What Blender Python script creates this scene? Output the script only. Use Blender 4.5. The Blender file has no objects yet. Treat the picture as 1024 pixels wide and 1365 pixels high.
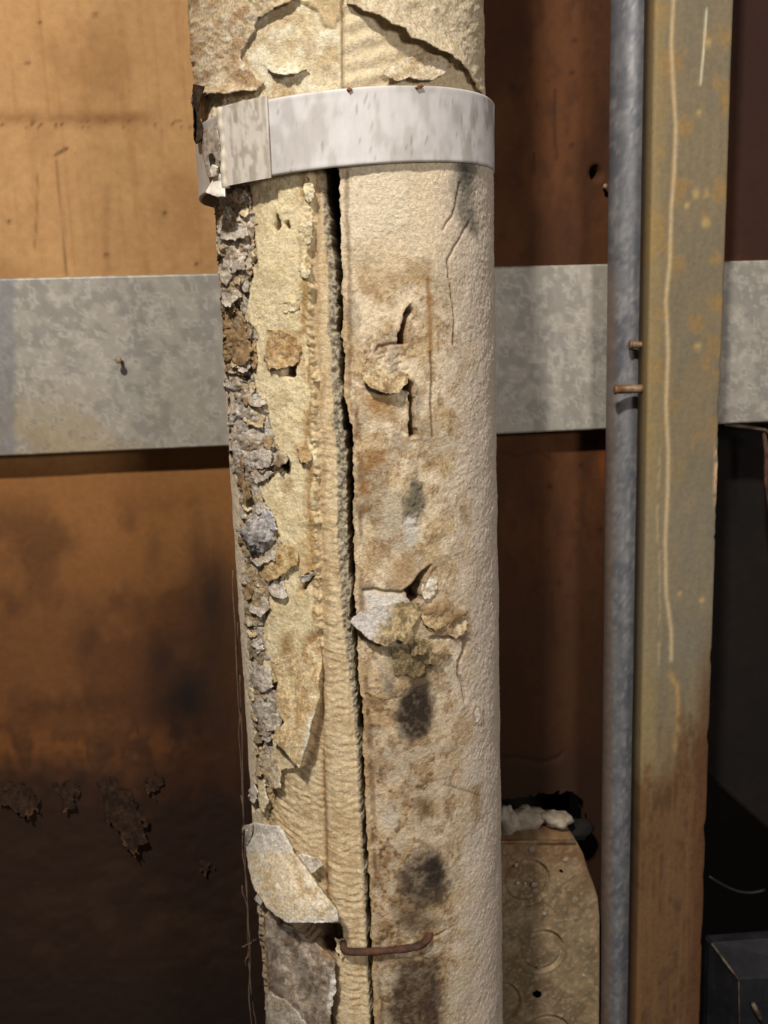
import bpy, bmesh, math, random
import numpy as np
from mathutils import Matrix, Vector

# ------------------------------------------------------------------ camera
F = 1200.0
CX, CY = 512.0, 682.5
CAM = np.array([0.0, 0.0, 1.30])


def nrm(v):
    v = np.array(v, float)
    return v / np.linalg.norm(v)


UPC = nrm((-(735 - CX) / F, (7318 - CY) / F, 1.0))          # world up seen from the camera
XC = np.array([(11240 - CX) / F, (CY - 118) / F, -1.0])     # wall's horizontal
XC = nrm(XC - UPC * XC.dot(UPC))
YC = np.cross(UPC, XC)
RWC = np.array([XC, YC, UPC])                                # camera -> world

scene = bpy.context.scene
cd = bpy.data.cameras.new('camera')
cam = bpy.data.objects.new('camera', cd)
scene.collection.objects.link(cam)
cd.sensor_fit = 'VERTICAL'
cd.sensor_height = 36.0
cd.lens = F / 1365.0 * 36.0
cd.clip_start = 0.01
m4 = Matrix.Identity(4)
for i in range(3):
    for j in range(3):
        m4[i][j] = RWC[i][j]
    m4[i][3] = CAM[i]
cd.dof.use_dof = True
cd.dof.focus_distance = 0.318
cd.dof.aperture_fstop = 26.0
cam.matrix_world = m4
scene.camera = cam

# ------------------------------------------------------------------ light
w = bpy.data.worlds.new('world')
scene.world = w
w.use_nodes = True
bg = w.node_tree.nodes['Background']
bg.inputs[0].default_value = (0.75, 0.72, 0.70, 1)
bg.inputs[1].default_value = 0.07


def lamp(name, loc, target, size, power, col):
    ld = bpy.data.lights.new(name, 'AREA')
    ld.shape = 'DISK'
    ld.size = size
    ld.energy = power
    ld.color = col
    o = bpy.data.objects.new(name, ld)
    scene.collection.objects.link(o)
    o.location = loc
    d = Vector(target) - Vector(loc)
    o.rotation_euler = d.to_track_quat('-Z', 'Y').to_euler()
    return o


lamp('ceiling_lamp', (-0.27, -0.36, 2.14), (-0.03, 0.42, 1.18), 0.08, 16.0, (1.0, 0.94, 0.86))
lamp('work_lamp', (0.34, -0.36, 1.42), (0.0, 0.42, 1.18), 0.16, 2.3, (1.0, 0.92, 0.85))

vs = scene.view_settings
vs.view_transform = 'Standard'
vs.look = 'None'
vs.gamma = 1.0
vs.use_curve_mapping = False
vs.exposure = 0.0

# ------------------------------------------------------------------ projection helpers
def proj(P):
    d = (np.asarray(P) - CAM) @ RWC.T.T if False else (np.asarray(P) - CAM) @ np.linalg.inv(RWC).T
    return CX + F * d[..., 0] / -d[..., 2], CY - F * d[..., 1] / -d[..., 2]


def rays(px, py):
    c = np.stack([(np.asarray(px, float) - CX) / F, (CY - np.asarray(py, float)) / F, -np.ones(np.shape(px))], -1)
    return c @ RWC.T


def at(px, py, Y):
    d = rays(px, py)
    t = Y / d[..., 1]
    return CAM + d * np.asarray(t)[..., None]


R = 0.055
_d1, _d2 = rays(298.0, 465.0), rays(660.5, 465.0)
_a1, _a2 = math.atan2(_d1[0], _d1[1]), math.atan2(_d2[0], _d2[1])
PAZ = (_a1 + _a2) / 2
PD = R / math.sin((_a2 - _a1) / 2)
AX = np.array([math.sin(PAZ) * PD, math.cos(PAZ) * PD])     # pipe axis (x, y)
EC = -AX / PD                                              # toward the camera
ER = np.array([math.cos(PAZ), -math.sin(PAZ)])              # to the right


def cyl(th, z, r):
    th, z, r = np.broadcast_arrays(th, z, r)
    p = AX + (np.sin(th) * r)[..., None] * ER + (np.cos(th) * r)[..., None] * EC
    return np.concatenate([p, z[..., None]], -1)


def on_cyl(px, py, r=R, sh=0.0):
    """pixel -> (theta, z) on the pipe's surface (clamped to the silhouette)"""
    d = rays(px, py)
    dh = d[..., :2]
    a = (dh ** 2).sum(-1)
    ax = AX + ER * sh
    b = -(dh @ ax)
    c = ax @ ax - r * r
    disc = np.maximum(b * b - a * c, 0)
    t = (-b - np.sqrt(disc)) / a
    P = CAM + d * t[..., None]
    q = P[..., :2] - ax
    return np.arctan2(q @ ER, q @ EC), P[..., 2]


THM = math.acos(R / PD) - 0.01


def unroll(th, z):
    """(theta, z) -> picture frame of the front face, carried on past the silhouette"""
    tc = np.clip(th, -THM, THM)
    U, V = proj(cyl(tc, z, R))
    return U + (th - tc) * 60.0, V


# ------------------------------------------------------------------ numpy noise
_rs = np.random.RandomState(7)
_T = _rs.rand(512, 512)


def vnoise(x, y, seed=0):
    x = np.asarray(x, float) + seed * 37.17
    y = np.asarray(y, float) + seed * 91.73
    xi, yi = np.floor(x).astype(int), np.floor(y).astype(int)
    fx, fy = x - xi, y - yi
    fx = fx * fx * (3 - 2 * fx)
    fy = fy * fy * (3 - 2 * fy)
    a, b = xi & 511, (xi + 1) & 511
    c, d = yi & 511, (yi + 1) & 511
    return (_T[a, c] * (1 - fx) + _T[b, c] * fx) * (1 - fy) + (_T[a, d] * (1 - fx) + _T[b, d] * fx) * fy


def fbm(x, y, seed=0, octv=4, gain=0.5):
    s, a, n = 0, 1.0, 0
    for k in range(octv):
        s = s + a * vnoise(x * 2 ** k, y * 2 ** k, seed + k * 3)
        n += a
        a *= gain
    return s / n


def sst(a, b, x):
    t = np.clip((x - a) / (b - a), 0, 1)
    return t * t * (3 - 2 * t)


def sdist(U, V, pts):
    """signed distance to a polygon, negative inside"""
    P = np.array(pts, float)
    d = np.full(U.shape, 1e9)
    inside = np.zeros(U.shape, bool)
    n = len(P)
    for i in range(n):
        a, b = P[i], P[(i + 1) % n]
        e = b - a
        wx, wy = U - a[0], V - a[1]
        t = np.clip((wx * e[0] + wy * e[1]) / (e @ e + 1e-12), 0, 1)
        d = np.minimum(d, (wx - t * e[0]) ** 2 + (wy - t * e[1]) ** 2)
        if abs(e[1]) > 1e-9:
            cr = ((a[1] <= V) != (b[1] <= V)) & (U < e[0] * (V - a[1]) / e[1] + a[0])
            inside ^= cr
    d = np.sqrt(d)
    return np.where(inside, -d, d)


def ldist(U, V, pts):
    P = np.array(pts, float)
    d = np.full(U.shape, 1e9)
    for i in range(len(P) - 1):
        a, b = P[i], P[i + 1]
        e = b - a
        wx, wy = U - a[0], V - a[1]
        t = np.clip((wx * e[0] + wy * e[1]) / (e @ e + 1e-12), 0, 1)
        d = np.minimum(d, (wx - t * e[0]) ** 2 + (wy - t * e[1]) ** 2)
    return np.sqrt(d)


def local(fn, U, V, pts, m, far=1e3):
    """run a distance function only near its points"""
    P = np.array(pts, float)
    k = (U > P[:, 0].min() - m) & (U < P[:, 0].max() + m) & (V > P[:, 1].min() - m) & (V < P[:, 1].max() + m)
    out = np.full(U.shape, far)
    if k.any():
        out[k] = fn(U[k], V[k], pts)
    return out


def lin(c):
    c = np.array(c, float) / 255.0
    return np.where(c <= 0.04045, c / 12.92, ((c + 0.055) / 1.055) ** 2.4)


def mixc(C, col, m):
    m = np.clip(m, 0, 1)[..., None]
    return C * (1 - m) + (lin(col) if not isinstance(col, np.ndarray) else col) * m


# ------------------------------------------------------------------ object helpers
COL = scene.collection


def tag(o, label=None, cat=None, group=None, kind=None):
    if label: o['label'] = label
    if cat: o['category'] = cat
    if group: o['group'] = group
    if kind: o['kind'] = kind
    return o


def empty(name, loc):
    o = bpy.data.objects.new(name, None)
    COL.objects.link(o)
    o.location = loc
    o.empty_display_size = 0.02
    return o


def mesh_obj(name, verts, quads, mat, parent=None, colors=None, smooth=True, tris=None):
    me = bpy.data.meshes.new(name)
    verts = np.ascontiguousarray(verts, dtype=np.float32).reshape(-1, 3)
    off = np.zeros(3, np.float32)
    if parent is not None:
        off = np.array(parent.location[:], np.float32)
    me.vertices.add(len(verts))
    me.vertices.foreach_set('co', (verts - off).ravel())
    quads = np.asarray(quads, np.int32).reshape(-1, 4)
    loops = quads.ravel()
    starts = np.arange(0, len(loops), 4)
    tot = np.full(len(quads), 4)
    if tris is not None and len(tris):
        tris = np.asarray(tris, np.int32).reshape(-1, 3)
        starts = np.concatenate([starts, len(loops) + np.arange(0, tris.size, 3)])
        tot = np.concatenate([tot, np.full(len(tris), 3)])
        loops = np.concatenate([loops, tris.ravel()])
    me.loops.add(len(loops))
    me.loops.foreach_set('vertex_index', loops.astype(np.int32))
    me.polygons.add(len(starts))
    me.polygons.foreach_set('loop_start', starts.astype(np.int32))
    me.polygons.foreach_set('loop_total', tot.astype(np.int32))
    me.polygons.foreach_set('use_smooth', np.full(len(starts), smooth))
    me.update(calc_edges=True)
    me.validate()
    if colors is not None:
        at_ = me.color_attributes.new('Col', 'FLOAT_COLOR', 'POINT')
        c4 = np.ones((len(verts), 4), np.float32)
        c4[:, :3] = np.asarray(colors).reshape(-1, 3)
        at_.data.foreach_set('color', c4.ravel())
    me.materials.append(mat)
    o = bpy.data.objects.new(name, me)
    COL.objects.link(o)
    if parent is not None:
        o.parent = parent
    return o


def grid_quads(nr, nc, wrap=False):
    r = np.arange(nr - 1)[:, None]
    c = np.arange(nc if wrap else nc - 1)[None, :]
    c2 = (c + 1) % nc
    return np.stack([r * nc + c, r * nc + c2, (r + 1) * nc + c2, (r + 1) * nc + c], -1).reshape(-1, 4)


# ------------------------------------------------------------------ materials
def material(name, base=(0.5, 0.5, 0.5), rough=0.8, metal=0.0, attr=False, nscale=400, namp=0.25, bump=0.3, bscale=900, bdist=0.0004, spec=0.3, c2=None, detail=5, stretch=(1, 1, 1)):
    m = bpy.data.materials.new(name)
    m.use_nodes = True
    nt = m.node_tree
    N, L = nt.nodes, nt.links
    b = N['Principled BSDF']
    b.inputs['Roughness'].default_value = rough
    b.inputs['Metallic'].default_value = metal
    b.inputs['Specular IOR Level'].default_value = spec
    tc = N.new('ShaderNodeTexCoord')
    mp = N.new('ShaderNodeMapping')
    mp.inputs['Scale'].default_value = stretch
    L.new(tc.outputs['Object'], mp.inputs['Vector'])
    n1 = N.new('ShaderNodeTexNoise')
    n1.inputs['Scale'].default_value = nscale
    n1.inputs['Detail'].default_value = detail
    n1.inputs['Roughness'].default_value = 0.65
    L.new(mp.outputs['Vector'], n1.inputs['Vector'])
    mr = N.new('ShaderNodeMapRange')
    mr.inputs['From Min'].default_value = 0.3
    mr.inputs['From Max'].default_value = 0.7
    mr.inputs['To Min'].default_value = 1.0 - namp
    mr.inputs['To Max'].default_value = 1.0 + namp
    L.new(n1.outputs['Fac'], mr.inputs['Value'])
    mul = N.new('ShaderNodeMix')
    mul.data_type = 'RGBA'
    mul.blend_type = 'MULTIPLY'
    mul.inputs[0].default_value = 1.0
    if attr:
        a = N.new('ShaderNodeAttribute')
        a.attribute_name = 'Col'
        src = a.outputs['Color']
    elif c2 is not None:
        r2 = N.new('ShaderNodeTexNoise')
        r2.inputs['Scale'].default_value = nscale * 0.23
        r2.inputs['Detail'].default_value = 6
        L.new(mp.outputs['Vector'], r2.inputs['Vector'])
        ramp = N.new('ShaderNodeValToRGB')
        ramp.color_ramp.elements[0].position = 0.38
        ramp.color_ramp.elements[1].position = 0.62
        ramp.color_ramp.elements[0].color = (*lin(base), 1)
        ramp.color_ramp.elements[1].color = (*lin(c2), 1)
        L.new(r2.outputs['Fac'], ramp.inputs['Fac'])
        src = ramp.outputs['Color']
    else:
        rgb = N.new('ShaderNodeRGB')
        rgb.outputs[0].default_value = (*lin(base), 1)
        src = rgb.outputs[0]
    L.new(src, mul.inputs[6])
    L.new(mr.outputs['Result'], mul.inputs[7])
    L.new(mul.outputs[2], b.inputs['Base Color'])
    if bump > 0:
        n2 = N.new('ShaderNodeTexNoise')
        n2.inputs['Scale'].default_value = bscale
        n2.inputs['Detail'].default_value = 6
        n2.inputs['Roughness'].default_value = 0.7
        L.new(mp.outputs['Vector'], n2.inputs['Vector'])
        bp = N.new('ShaderNodeBump')
        bp.inputs['Strength'].default_value = bump
        bp.inputs['Distance'].default_value = bdist
        L.new(n2.outputs['Fac'], bp.inputs['Height'])
        L.new(bp.outputs['Normal'], b.inputs['Normal'])
    return m


M = {}
M['plaster'] = material('aged_plaster', attr=True, rough=0.9, nscale=900, namp=0.26, bump=0.85, bscale=1500, bdist=0.0008, spec=0.15)
M['flake'] = material('flaked_paint', attr=True, rough=0.85, nscale=900, namp=0.42, bump=0.9, bscale=1200, bdist=0.0010, spec=0.2)
M['wallboard'] = material('stained_wallboard', attr=True, rough=0.8, nscale=260, namp=0.10, bump=0.25, bscale=700, bdist=0.0004, spec=0.25)
M['galv'] = material('galvanised_steel', attr=True, rough=0.55, metal=0.15, nscale=240, namp=0.10, bump=0.12, bscale=350, bdist=0.0004, spec=0.5)
M['strap'] = material('aluminium_strap', attr=True, rough=0.62, metal=0.15, nscale=300, namp=0.08, bump=0.2, bscale=260, bdist=0.0003, spec=0.5, stretch=(1.0, 1.0, 0.35))
M['conduit'] = material('weathered_conduit', attr=True, rough=0.5, metal=0.25, nscale=330, namp=0.14, bump=0.15, bscale=400, bdist=0.0004, spec=0.5)
M['board'] = material('painted_batten', attr=True, rough=0.75, nscale=420, namp=0.12, bump=0.3, bscale=500, bdist=0.0004, spec=0.3)
M['rustbox'] = material('dirty_steel_box', attr=True, rough=0.65, metal=0.15, nscale=260, namp=0.22, bump=0.4, bscale=420, bdist=0.0005, spec=0.4)
M['black'] = material('black_iron', base=(20, 17, 15), rough=0.9, nscale=200, bump=0.2)
M['dark'] = material('dark_board', base=(18, 13, 10), c2=(25, 17, 12), rough=0.9, nscale=160)
M['darkmetal'] = material('dark_enamel_metal', base=(27, 27, 31), c2=(36, 36, 39), rough=0.45, nscale=220, bump=0.15, spec=0.4)
M['bare'] = material('bare_scratched_edge', base=(110, 98, 82), c2=(60, 48, 36), rough=0.7, nscale=500)
M['rust'] = material('rusty_steel', base=(92, 62, 46), c2=(62, 44, 36), rough=0.8, nscale=900, namp=0.3, bump=0.6, bscale=1300, bdist=0.0006)
M['nail'] = material('dull_nail_steel', base=(142, 124, 98), c2=(116, 78, 48), rough=0.55, metal=0.3, nscale=500)
M['white'] = material('white_plaster_chunk', base=(178, 168, 152), c2=(128, 115, 98), rough=0.95, nscale=300, namp=0.25, bump=0.6, bscale=500, bdist=0.001)
M['web'] = material('dusty_cobweb', base=(120, 100, 82), rough=1.0, bump=0)
M['concrete'] = material('floor_concrete', base=(88, 82, 74), c2=(66, 60, 53), rough=0.9, nscale=30, bump=0.3, bscale=60, bdist=0.002)

# ------------------------------------------------------------------ the setting
YW = 0.482      # wall face
YB = 0.470      # galvanised band face


def wall_grid(name, px0, px1, zlo, zhi, step, colour, relief, mat, fine=(0.80, 1.50), hole=None):
    x0, x1 = px0, px1
    fx = np.arange(x0, x1 + step * 0.5, step)
    fz = np.concatenate([np.linspace(zlo, fine[0], 6)[:-1], np.arange(fine[0], fine[1], step), np.linspace(fine[1], zhi, 6)])
    Xg, Zg = np.meshgrid(fx, fz)
    P = np.stack([Xg, np.full(Xg.shape, YW), Zg], -1)
    U, V = proj(P)
    C = colour(U, V, Xg * 1000, Zg * 1000)
    P[..., 1] -= relief(U, V, Xg * 1000, Zg * 1000) * 0.001
    nr, nc = Xg.shape
    # a back sheet 8 mm behind gives the board its thickness
    B = P.copy()
    B[..., 1] = YW + 0.008
    verts = np.concatenate([P.reshape(-1, 3), B.reshape(-1, 3)])
    q = grid_quads(nr, nc)
    if hole is not None:
        wob = 14 * (fbm(Xg * 300, Zg * 300, 44, 4) - .5)
        sd = sdist(U + wob, V + wob, hole)
        px_ = U[0, 1] - U[0, 0]
        gz_, gx_ = np.gradient(sd)
        g2 = gx_ ** 2 + gz_ ** 2 + 1e-6
        nb = np.abs(sd) < px_ * .8
        mx, mz = np.clip(sd * gx_ / g2, -.8, .8), np.clip(sd * gz_ / g2, -.8, .8)
        for a_, mv in ((0, mx), (2, mz)):
            verts[:nr * nc, a_] -= np.where(nb, mv * step, 0).ravel()
        q = q[~((sd.ravel()[q] < px_ * .8).all(1) & (sd.ravel()[q] < 0).any(1))]
    q2 = q[:, ::-1] + nr * nc
    n = nr * nc
    rim = []
    idx = np.arange(n).reshape(nr, nc)
    for e in (idx[0], idx[-1][::-1], idx[:, 0][::-1], idx[:, -1]):
        rim.append(np.stack([e[1:], e[:-1], e[:-1] + n, e[1:] + n], -1))
    q = np.concatenate([q, q2] + rim)
    return mesh_obj(name, verts, q, mat, colors=np.concatenate([C.reshape(-1, 3)] * 2))


def col_left(U, V, X, Z):
    n1 = fbm(X / 40, Z / 40, 1, 5)
    n2 = fbm(X / 9, Z / 14, 2, 5)
    n3 = fbm(X / 3, Z / 60, 3, 3)
    C = np.ones(U.shape + (3,)) * lin((174, 134, 88))
    C = mixc(C, (152, 112, 69), sst(0.45, 0.7, n1) * 0.7)
    C = mixc(C, (188, 147, 98), sst(0.5, 0.75, n2) * 0.35)
    C = mixc(C, (150, 103, 58), sst(0.55, 0.8, n3) * 0.35)
    # a horizontal water mark and the drips under it
    wm = np.exp(-((V - 157 - 6 * (n1 - 0.5)) / 9) ** 2) * sst(230, 180, U)
    C = mixc(C, (128, 88, 50), wm * (0.35 + 0.9 * (n2 - 0.3)))
    sp = sst(0.66, 0.8, vnoise(X / 1.6, Z / 1.6, 11)) * np.exp(-((V - 166) / 6) ** 2)
    C = mixc(C, (80, 48, 24), sp * 0.7)
    for pts, wd, a in (([(50, 232), (49, 290), (46, 332)], 1.6, .45), ([(76, 214), (79, 250), (85, 300), (88, 366)], 1.8, .6), ([(143, 250), (140, 330), (146, 362)], 6, .22)):
        d = local(ldist, U, V, pts, 30)
        C = mixc(C, (96, 60, 30), np.exp(-(d / wd) ** 2) * a)
    d = local(ldist, U, V, [(75, 206), (82, 202), (89, 198)], 20)
    C = mixc(C, (70, 46, 26), np.exp(-(d / 2.2) ** 2) * 0.85)
    for (a, b) in ((127, 20), (53, 30), (37, 84), (12, 296), (220, 284), (142, 340), (262, 352), (5, 696), (107, 697), (182, 645), (28, 818), (150, 640)):
        C = mixc(C, (60, 34, 18), np.exp(-(((U - a) ** 2 + (V - b) ** 2) / 9)) * 0.8)
    # the soaked lower half: browner below the band, tar-dark toward the bottom
    C = mixc(C, (134, 90, 48), sst(570, 640, V))
    C = mixc(C, (102, 64, 33), sst(650, 850, V + 90 * (n1 - 0.5)) * 0.9)
    C = mixc(C, (70, 41, 22), sst(0.46, 0.68, fbm(X / 24, Z / 34, 8, 5)) * sst(640, 700, V) * 0.55)
    drip = sst(210, 300, U + 60 * (n1 - 0.5)) * sst(680, 840, V + 60 * (n3 - 0.5))
    C = mixc(C, (62, 38, 22), drip * 0.8)
    for (a, b, rx, ry, s) in ((250, 935, 46, 70, .95), (283, 800, 16, 62, .7), (240, 980, 60, 40, .6), (115, 860, 22, 40, .4), (214, 880, 20, 40, .55), (262, 740, 14, 60, .4), (205, 735, 10, 30, .3)):
        q = ((U - a) / rx) ** 2 + ((V - b) / ry) ** 2
        C = mixc(C, (26, 20, 18), np.exp(-q * (0.6 + 0.9 * n2)) * s)
    low = sst(870, 1030, V + 150 * (n2 - 0.5) + 60 * (n1 - 0.5))
    C = mixc(C, (58, 33, 17), low * 0.9)
    pale = np.exp(-((V - 995 - 25 * (n1 - .5)) / 32) ** 2) * sst(300, 150, U)
    C = mixc(C, (112, 68, 32), pale * sst(0.4, 0.62, n2) * 0.85)
    C = mixc(C, (36, 22, 14), sst(1000, 1090, V + 120 * (n2 - 0.5)) * 0.85)
    C = mixc(C, (52, 35, 21), sst(0.52, 0.7, fbm(X / 16, Z / 11, 19, 5)) * sst(1100, 1150, V) * sst(1330, 1240, V) * 0.6)
    C = mixc(C, (30, 20, 14), sst(1250, 1360, V) * 0.6)
    return C


def rel_left(U, V, X, Z):
    h = 0.5 * fbm(X / 30, Z / 40, 21, 4) + 0.12 * fbm(X / 2, Z / 5, 22, 3)
    h += sst(940, 1010, V) * (0.9 * (fbm(X / 6, Z / 6, 23, 5) - 0.5))
    return h


def col_right(U, V, X, Z):
    n1 = fbm(X / 22, Z / 60, 31, 5)
    n2 = fbm(X / 5, Z / 9, 32, 5)
    C = np.ones(U.shape + (3,)) * lin((88, 52, 25))
    C = mixc(C, (66, 37, 17), sst(0.4, 0.66, n1) * 0.85)
    C = mixc(C, (60, 33, 17), sst(0.52, 0.74, n2) * 0.5)
    C = mixc(C, (52, 28, 16), sst(765, 815, U) * sst(330, 120, V) * 0.5)
    for pts in ([(740, 120), (738, 165), (742, 210)], [(712, 205), (710, 230)], [(735, 790), (738, 860)]):
        C = mixc(C, (48, 26, 14), np.exp(-(local(ldist, U, V, pts, 20) / 2.5) ** 2) * 0.7)
    C = mixc(C, (52, 30, 15), sst(600, 850, V) * 0.75)
    C = mixc(C, (44, 28, 17), sst(960, 1040, V) * 0.7)
    for (a, b) in ((683, 116), (762, 97), (766, 54), (762, 194), (733, 648), (774, 620), (800, 705), (745, 777)):
        C = mixc(C, (38, 20, 10), np.exp(-(((U - a) ** 2 + (V - b) ** 2) / 12)) * 0.9)
    C = mixc(C, (128, 66, 26), np.exp(-(((U - 803) / 5) ** 2 + ((V - 620) / 22) ** 2)) * 0.7)
    C = mixc(C, (48, 28, 24), sst(965, 990, U) * sst(360, 340, V) * 0.75)
    return C


def rel_right(U, V, X, Z):
    h = 0.4 * fbm(X / 30, Z / 40, 41, 4) + 0.1 * fbm(X / 2, Z / 5, 42, 3)
    for pts in ([(665, 604), (690, 612), (716, 603), (733, 615), (740, 628)], [(668, 1010), (700, 1012), (722, 1018), (745, 1010), (750, 1003)]):
        h -= 1.6 * np.exp(-(local(ldist, U, V, pts, 20) / 1.6) ** 2)
    h -= 7.0 * np.exp(-(((U - 794) / 6) ** 2 + ((V - 231) / 9) ** 2) ** 2)
    return h


ZV = float(at(1000.0, 566.0, YW)[2])      # top of the black opening on the right
XS = float(at(420.0, 700.0, YW)[0])       # the joint between the boards, behind the pipe
XO = float(at(935.0, 900.0, YW)[0])       # left edge of the opening, behind the batten
wl = tag(wall_grid('wall_left', -0.75, XS, 0.0, 2.3, 0.0014, col_left, rel_left, M['wallboard']), kind='structure')
wr = tag(wall_grid('wall_right', XS + 0.001, XO, 0.0, 2.3, 0.0014, col_right, rel_right, M['wallboard'], hole=[(560, 1062), (690, 1064), (720, 1058), (762, 1054), (776, 1066), (782, 1090), (778, 1135), (560, 1135)]), kind='structure')
wc = tag(wall_grid('wall_corner', XO, 0.75, ZV, 2.3, 0.004, col_right, rel_right, M['wallboard'], fine=(ZV + 0.002, 1.50)), kind='structure')


def box(name, lo, hi, mat, parent=None, bev=0.0, kind=None):
    bm = bmesh.new()
    bmesh.ops.create_cube(bm, size=1)
    lo, hi = Vector(lo), Vector(hi)
    off = Vector(parent.location) if parent else Vector((0, 0, 0))
    for v in bm.verts:
        v.co = Vector((lo[i] + (v.co[i] + .5) * (hi[i] - lo[i]) for i in range(3))) - off
    if bev:
        bmesh.ops.bevel(bm, geom=bm.edges[:], offset=bev, segments=2, affect='EDGES', profile=0.6)
    me = bpy.data.meshes.new(name)
    bm.to_mesh(me)
    bm.free()
    me.materials.append(mat)
    o = bpy.data.objects.new(name, me)
    COL.objects.link(o)
    if parent: o.parent = parent
    if kind: o['kind'] = kind
    return o


box('floor', (-0.75, -1.2, -0.02), (0.75, 0.9, 0.0), M['concrete'], kind='structure')
box('wall_recess', (XO - 0.03, 0.80, 0.0), (0.75, 0.82, ZV + 0.1), M['dark'], kind='structure')
box('wall_recess_side', (XO - 0.03, YW + 0.010, 0.0), (XO - 0.012, 0.80, ZV + 0.1), M['dark'], kind='structure')
box('ceiling_recess', (XO - 0.012, YW + 0.010, ZV + 0.08), (0.75, 0.80, ZV + 0.1), M['dark'], kind='structure')

hx = [float(at(float(a), 1100.0, YW)[0]) for a in (540, 795)]
hz = [float(at(690.0, float(b), YW)[2]) for b in (1150, 1040)]
box('wall_recess_back', (hx[0], YW + .05, hz[0]), (hx[1], YW + .06, hz[1]), M['dark'], kind='structure')
box('ceiling_wall_recess', (hx[0], YW + .0085, hz[1]), (hx[1], YW + .05, hz[1] + .01), M['dark'], kind='structure')

# ------------------------------------------------------------------ galvanised band across the wall
def sweep(name, prof, ts, place, mat, colour, parent=None, closed=True):
    """profile points (n,2) carried along ts; place(a, b, t) -> xyz"""
    prof = np.array(prof, float)
    A = np.broadcast_to(prof[:, 0], (len(ts), len(prof)))
    B = np.broadcast_to(prof[:, 1], (len(ts), len(prof)))
    T = np.broadcast_to(np.array(ts)[:, None], A.shape)
    P = place(A, B, T)
    U, V = proj(P)
    C = colour(U, V, P * 1000)
    return mesh_obj(name, P, grid_quads(*A.shape, wrap=closed), mat, parent=parent, colors=C)


def band_colour(U, V, Q):
    X, Z = Q[..., 0], Q[..., 2]
    n1 = fbm(X / 9, Z / 9, 51, 5)
    n2 = fbm(X / 3, Z / 3.5, 52, 4)
    n3 = fbm(X / 26, Z / 26, 53, 3)
    C = np.ones(U.shape + (3,)) * lin((156, 150, 139))
    C = mixc(C, (118, 115, 110), sst(0.45, 0.58, n1) * 0.5)
    C = mixc(C, (184, 178, 166), sst(0.5, 0.66, n2) * 0.55)
    C = mixc(C, (150, 132, 98), sst(480, 600, V) * sst(330, 60, U) * sst(0.35, 0.6, n3) * 0.75)
    C = mixc(C, (112, 112, 118), sst(24, 14, U) * 0.6)
    C = mixc(C, (92, 90, 92), sst(0.66, 0.76, n2) * 0.4)
    return C


z0 = float(at(512.0, 360.0, YB)[2])
z1 = float(at(512.0, 584.5, YB)[2])
prof = [(z0, 0.0009), (z0 + .0004, 0.0), (z0 + .0002, -.0005), (z0 - .0006, -.001)]
for k in range(1, 100):
    prof.append((z0 - (z0 - z1) * k / 100, -0.001))
prof += [(z1 + .0006, -.001), (z1 - .0002, -.0005), (z1 - .0004, 0), (z1, .0009)]
xl = np.concatenate([np.linspace(-0.75, -0.30, 8)[:-1], np.arange(-0.30, 0.32, 0.0011), np.linspace(0.32, 0.75, 8)])


def band_place(A, B, T):
    wob = 0.0011 * (fbm(T * 12, A * 10, 55, 3) - 0.5)
    lip = 0.0022 * np.exp(-((T + 0.1955) / 0.006) ** 2) * 0
    step = 0.0016 * sst(-0.1935, -0.1955, T)
    return np.stack([T, YB + B + wob - lip - step, A + 0 * T], -1)


band = empty('galvanised_band', (0, YB, (z0 + z1) / 2))
tag(band, 'wide grey galvanised steel band running across the brown wall behind the pipes', 'metal band')
bface = sweep('band_face', prof, xl, band_place, M['galv'], band_colour, parent=band)
# returns that hold the band off the wall
box('spacer', (-0.72, YB + 0.0012, z1 + 0.012), (-0.62, YW + .001, z0 - 0.002), M['galv'], band)
box('spacer', (0.62, YB + 0.0012, z1 + 0.012), (0.72, YW + .001, z0 - 0.002), M['galv'], band)
for s in band.children:
    if s.name.startswith('spacer'):
        at_ = s.data.color_attributes.new('Col', 'FLOAT_COLOR', 'POINT')
        for d in at_.data: d.color = (*lin((150, 148, 142)), 1)


def tube(name, pts, rad, mat, parent=None, n=10, cap=True):
    pts = [Vector(p) for p in pts]
    rads = rad if hasattr(rad, '__len__') else [rad] * len(pts)
    V, Q, T = [], [], []
    up = Vector((0.13, 0.31, 0.94))
    for i, p in enumerate(pts):
        t = (pts[min(i + 1, len(pts) - 1)] - pts[max(i - 1, 0)]).normalized()
        a = t.cross(up)
        if a.length < 0.2: a = t.cross(Vector((1, 0, 0)))
        a.normalize()
        b = t.cross(a)
        for k in range(n):
            an = 2 * math.pi * k / n
            V.append(p + (a * math.cos(an) + b * math.sin(an)) * rads[i])
    Q = grid_quads(len(pts), n, wrap=True)
    if cap:
        V.append(pts[0]); V.append(pts[-1])
        c0, c1 = len(V) - 2, len(V) - 1
        l = (len(pts) - 1) * n
        for k in range(n):
            T.append((c0, (k + 1) % n, k))
            T.append((c1, l + k, l + (k + 1) % n))
    return mesh_obj(name, np.array([v[:] for v in V]), Q, mat, parent=parent, tris=T)


def nail(label, head, tip, r, hr, group='old nails'):
    h, t = Vector(head), Vector(tip)
    d = (t - h).normalized()
    root = empty('nail', t)
    tag(root, label, 'nail')
    tube('shank', [h, h.lerp(t, .5), t], r, M['nail'], root)
    tube('nail_head', [h - d * hr * .35, h - d * hr * .2, h + d * hr * .1, h + d * hr * .2], [hr * .75, hr, hr, hr * .8], M['nail'], root)
    return root


nb = at(164.0, 483.0, YB - 0.001)
nail('small bent nail sticking out of the galvanised band left of the pipe', nb + np.array([-.0012, -.0055, .0012]), nb + np.array([.0003, .004, -.0006]), .0009, .0017)

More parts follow.
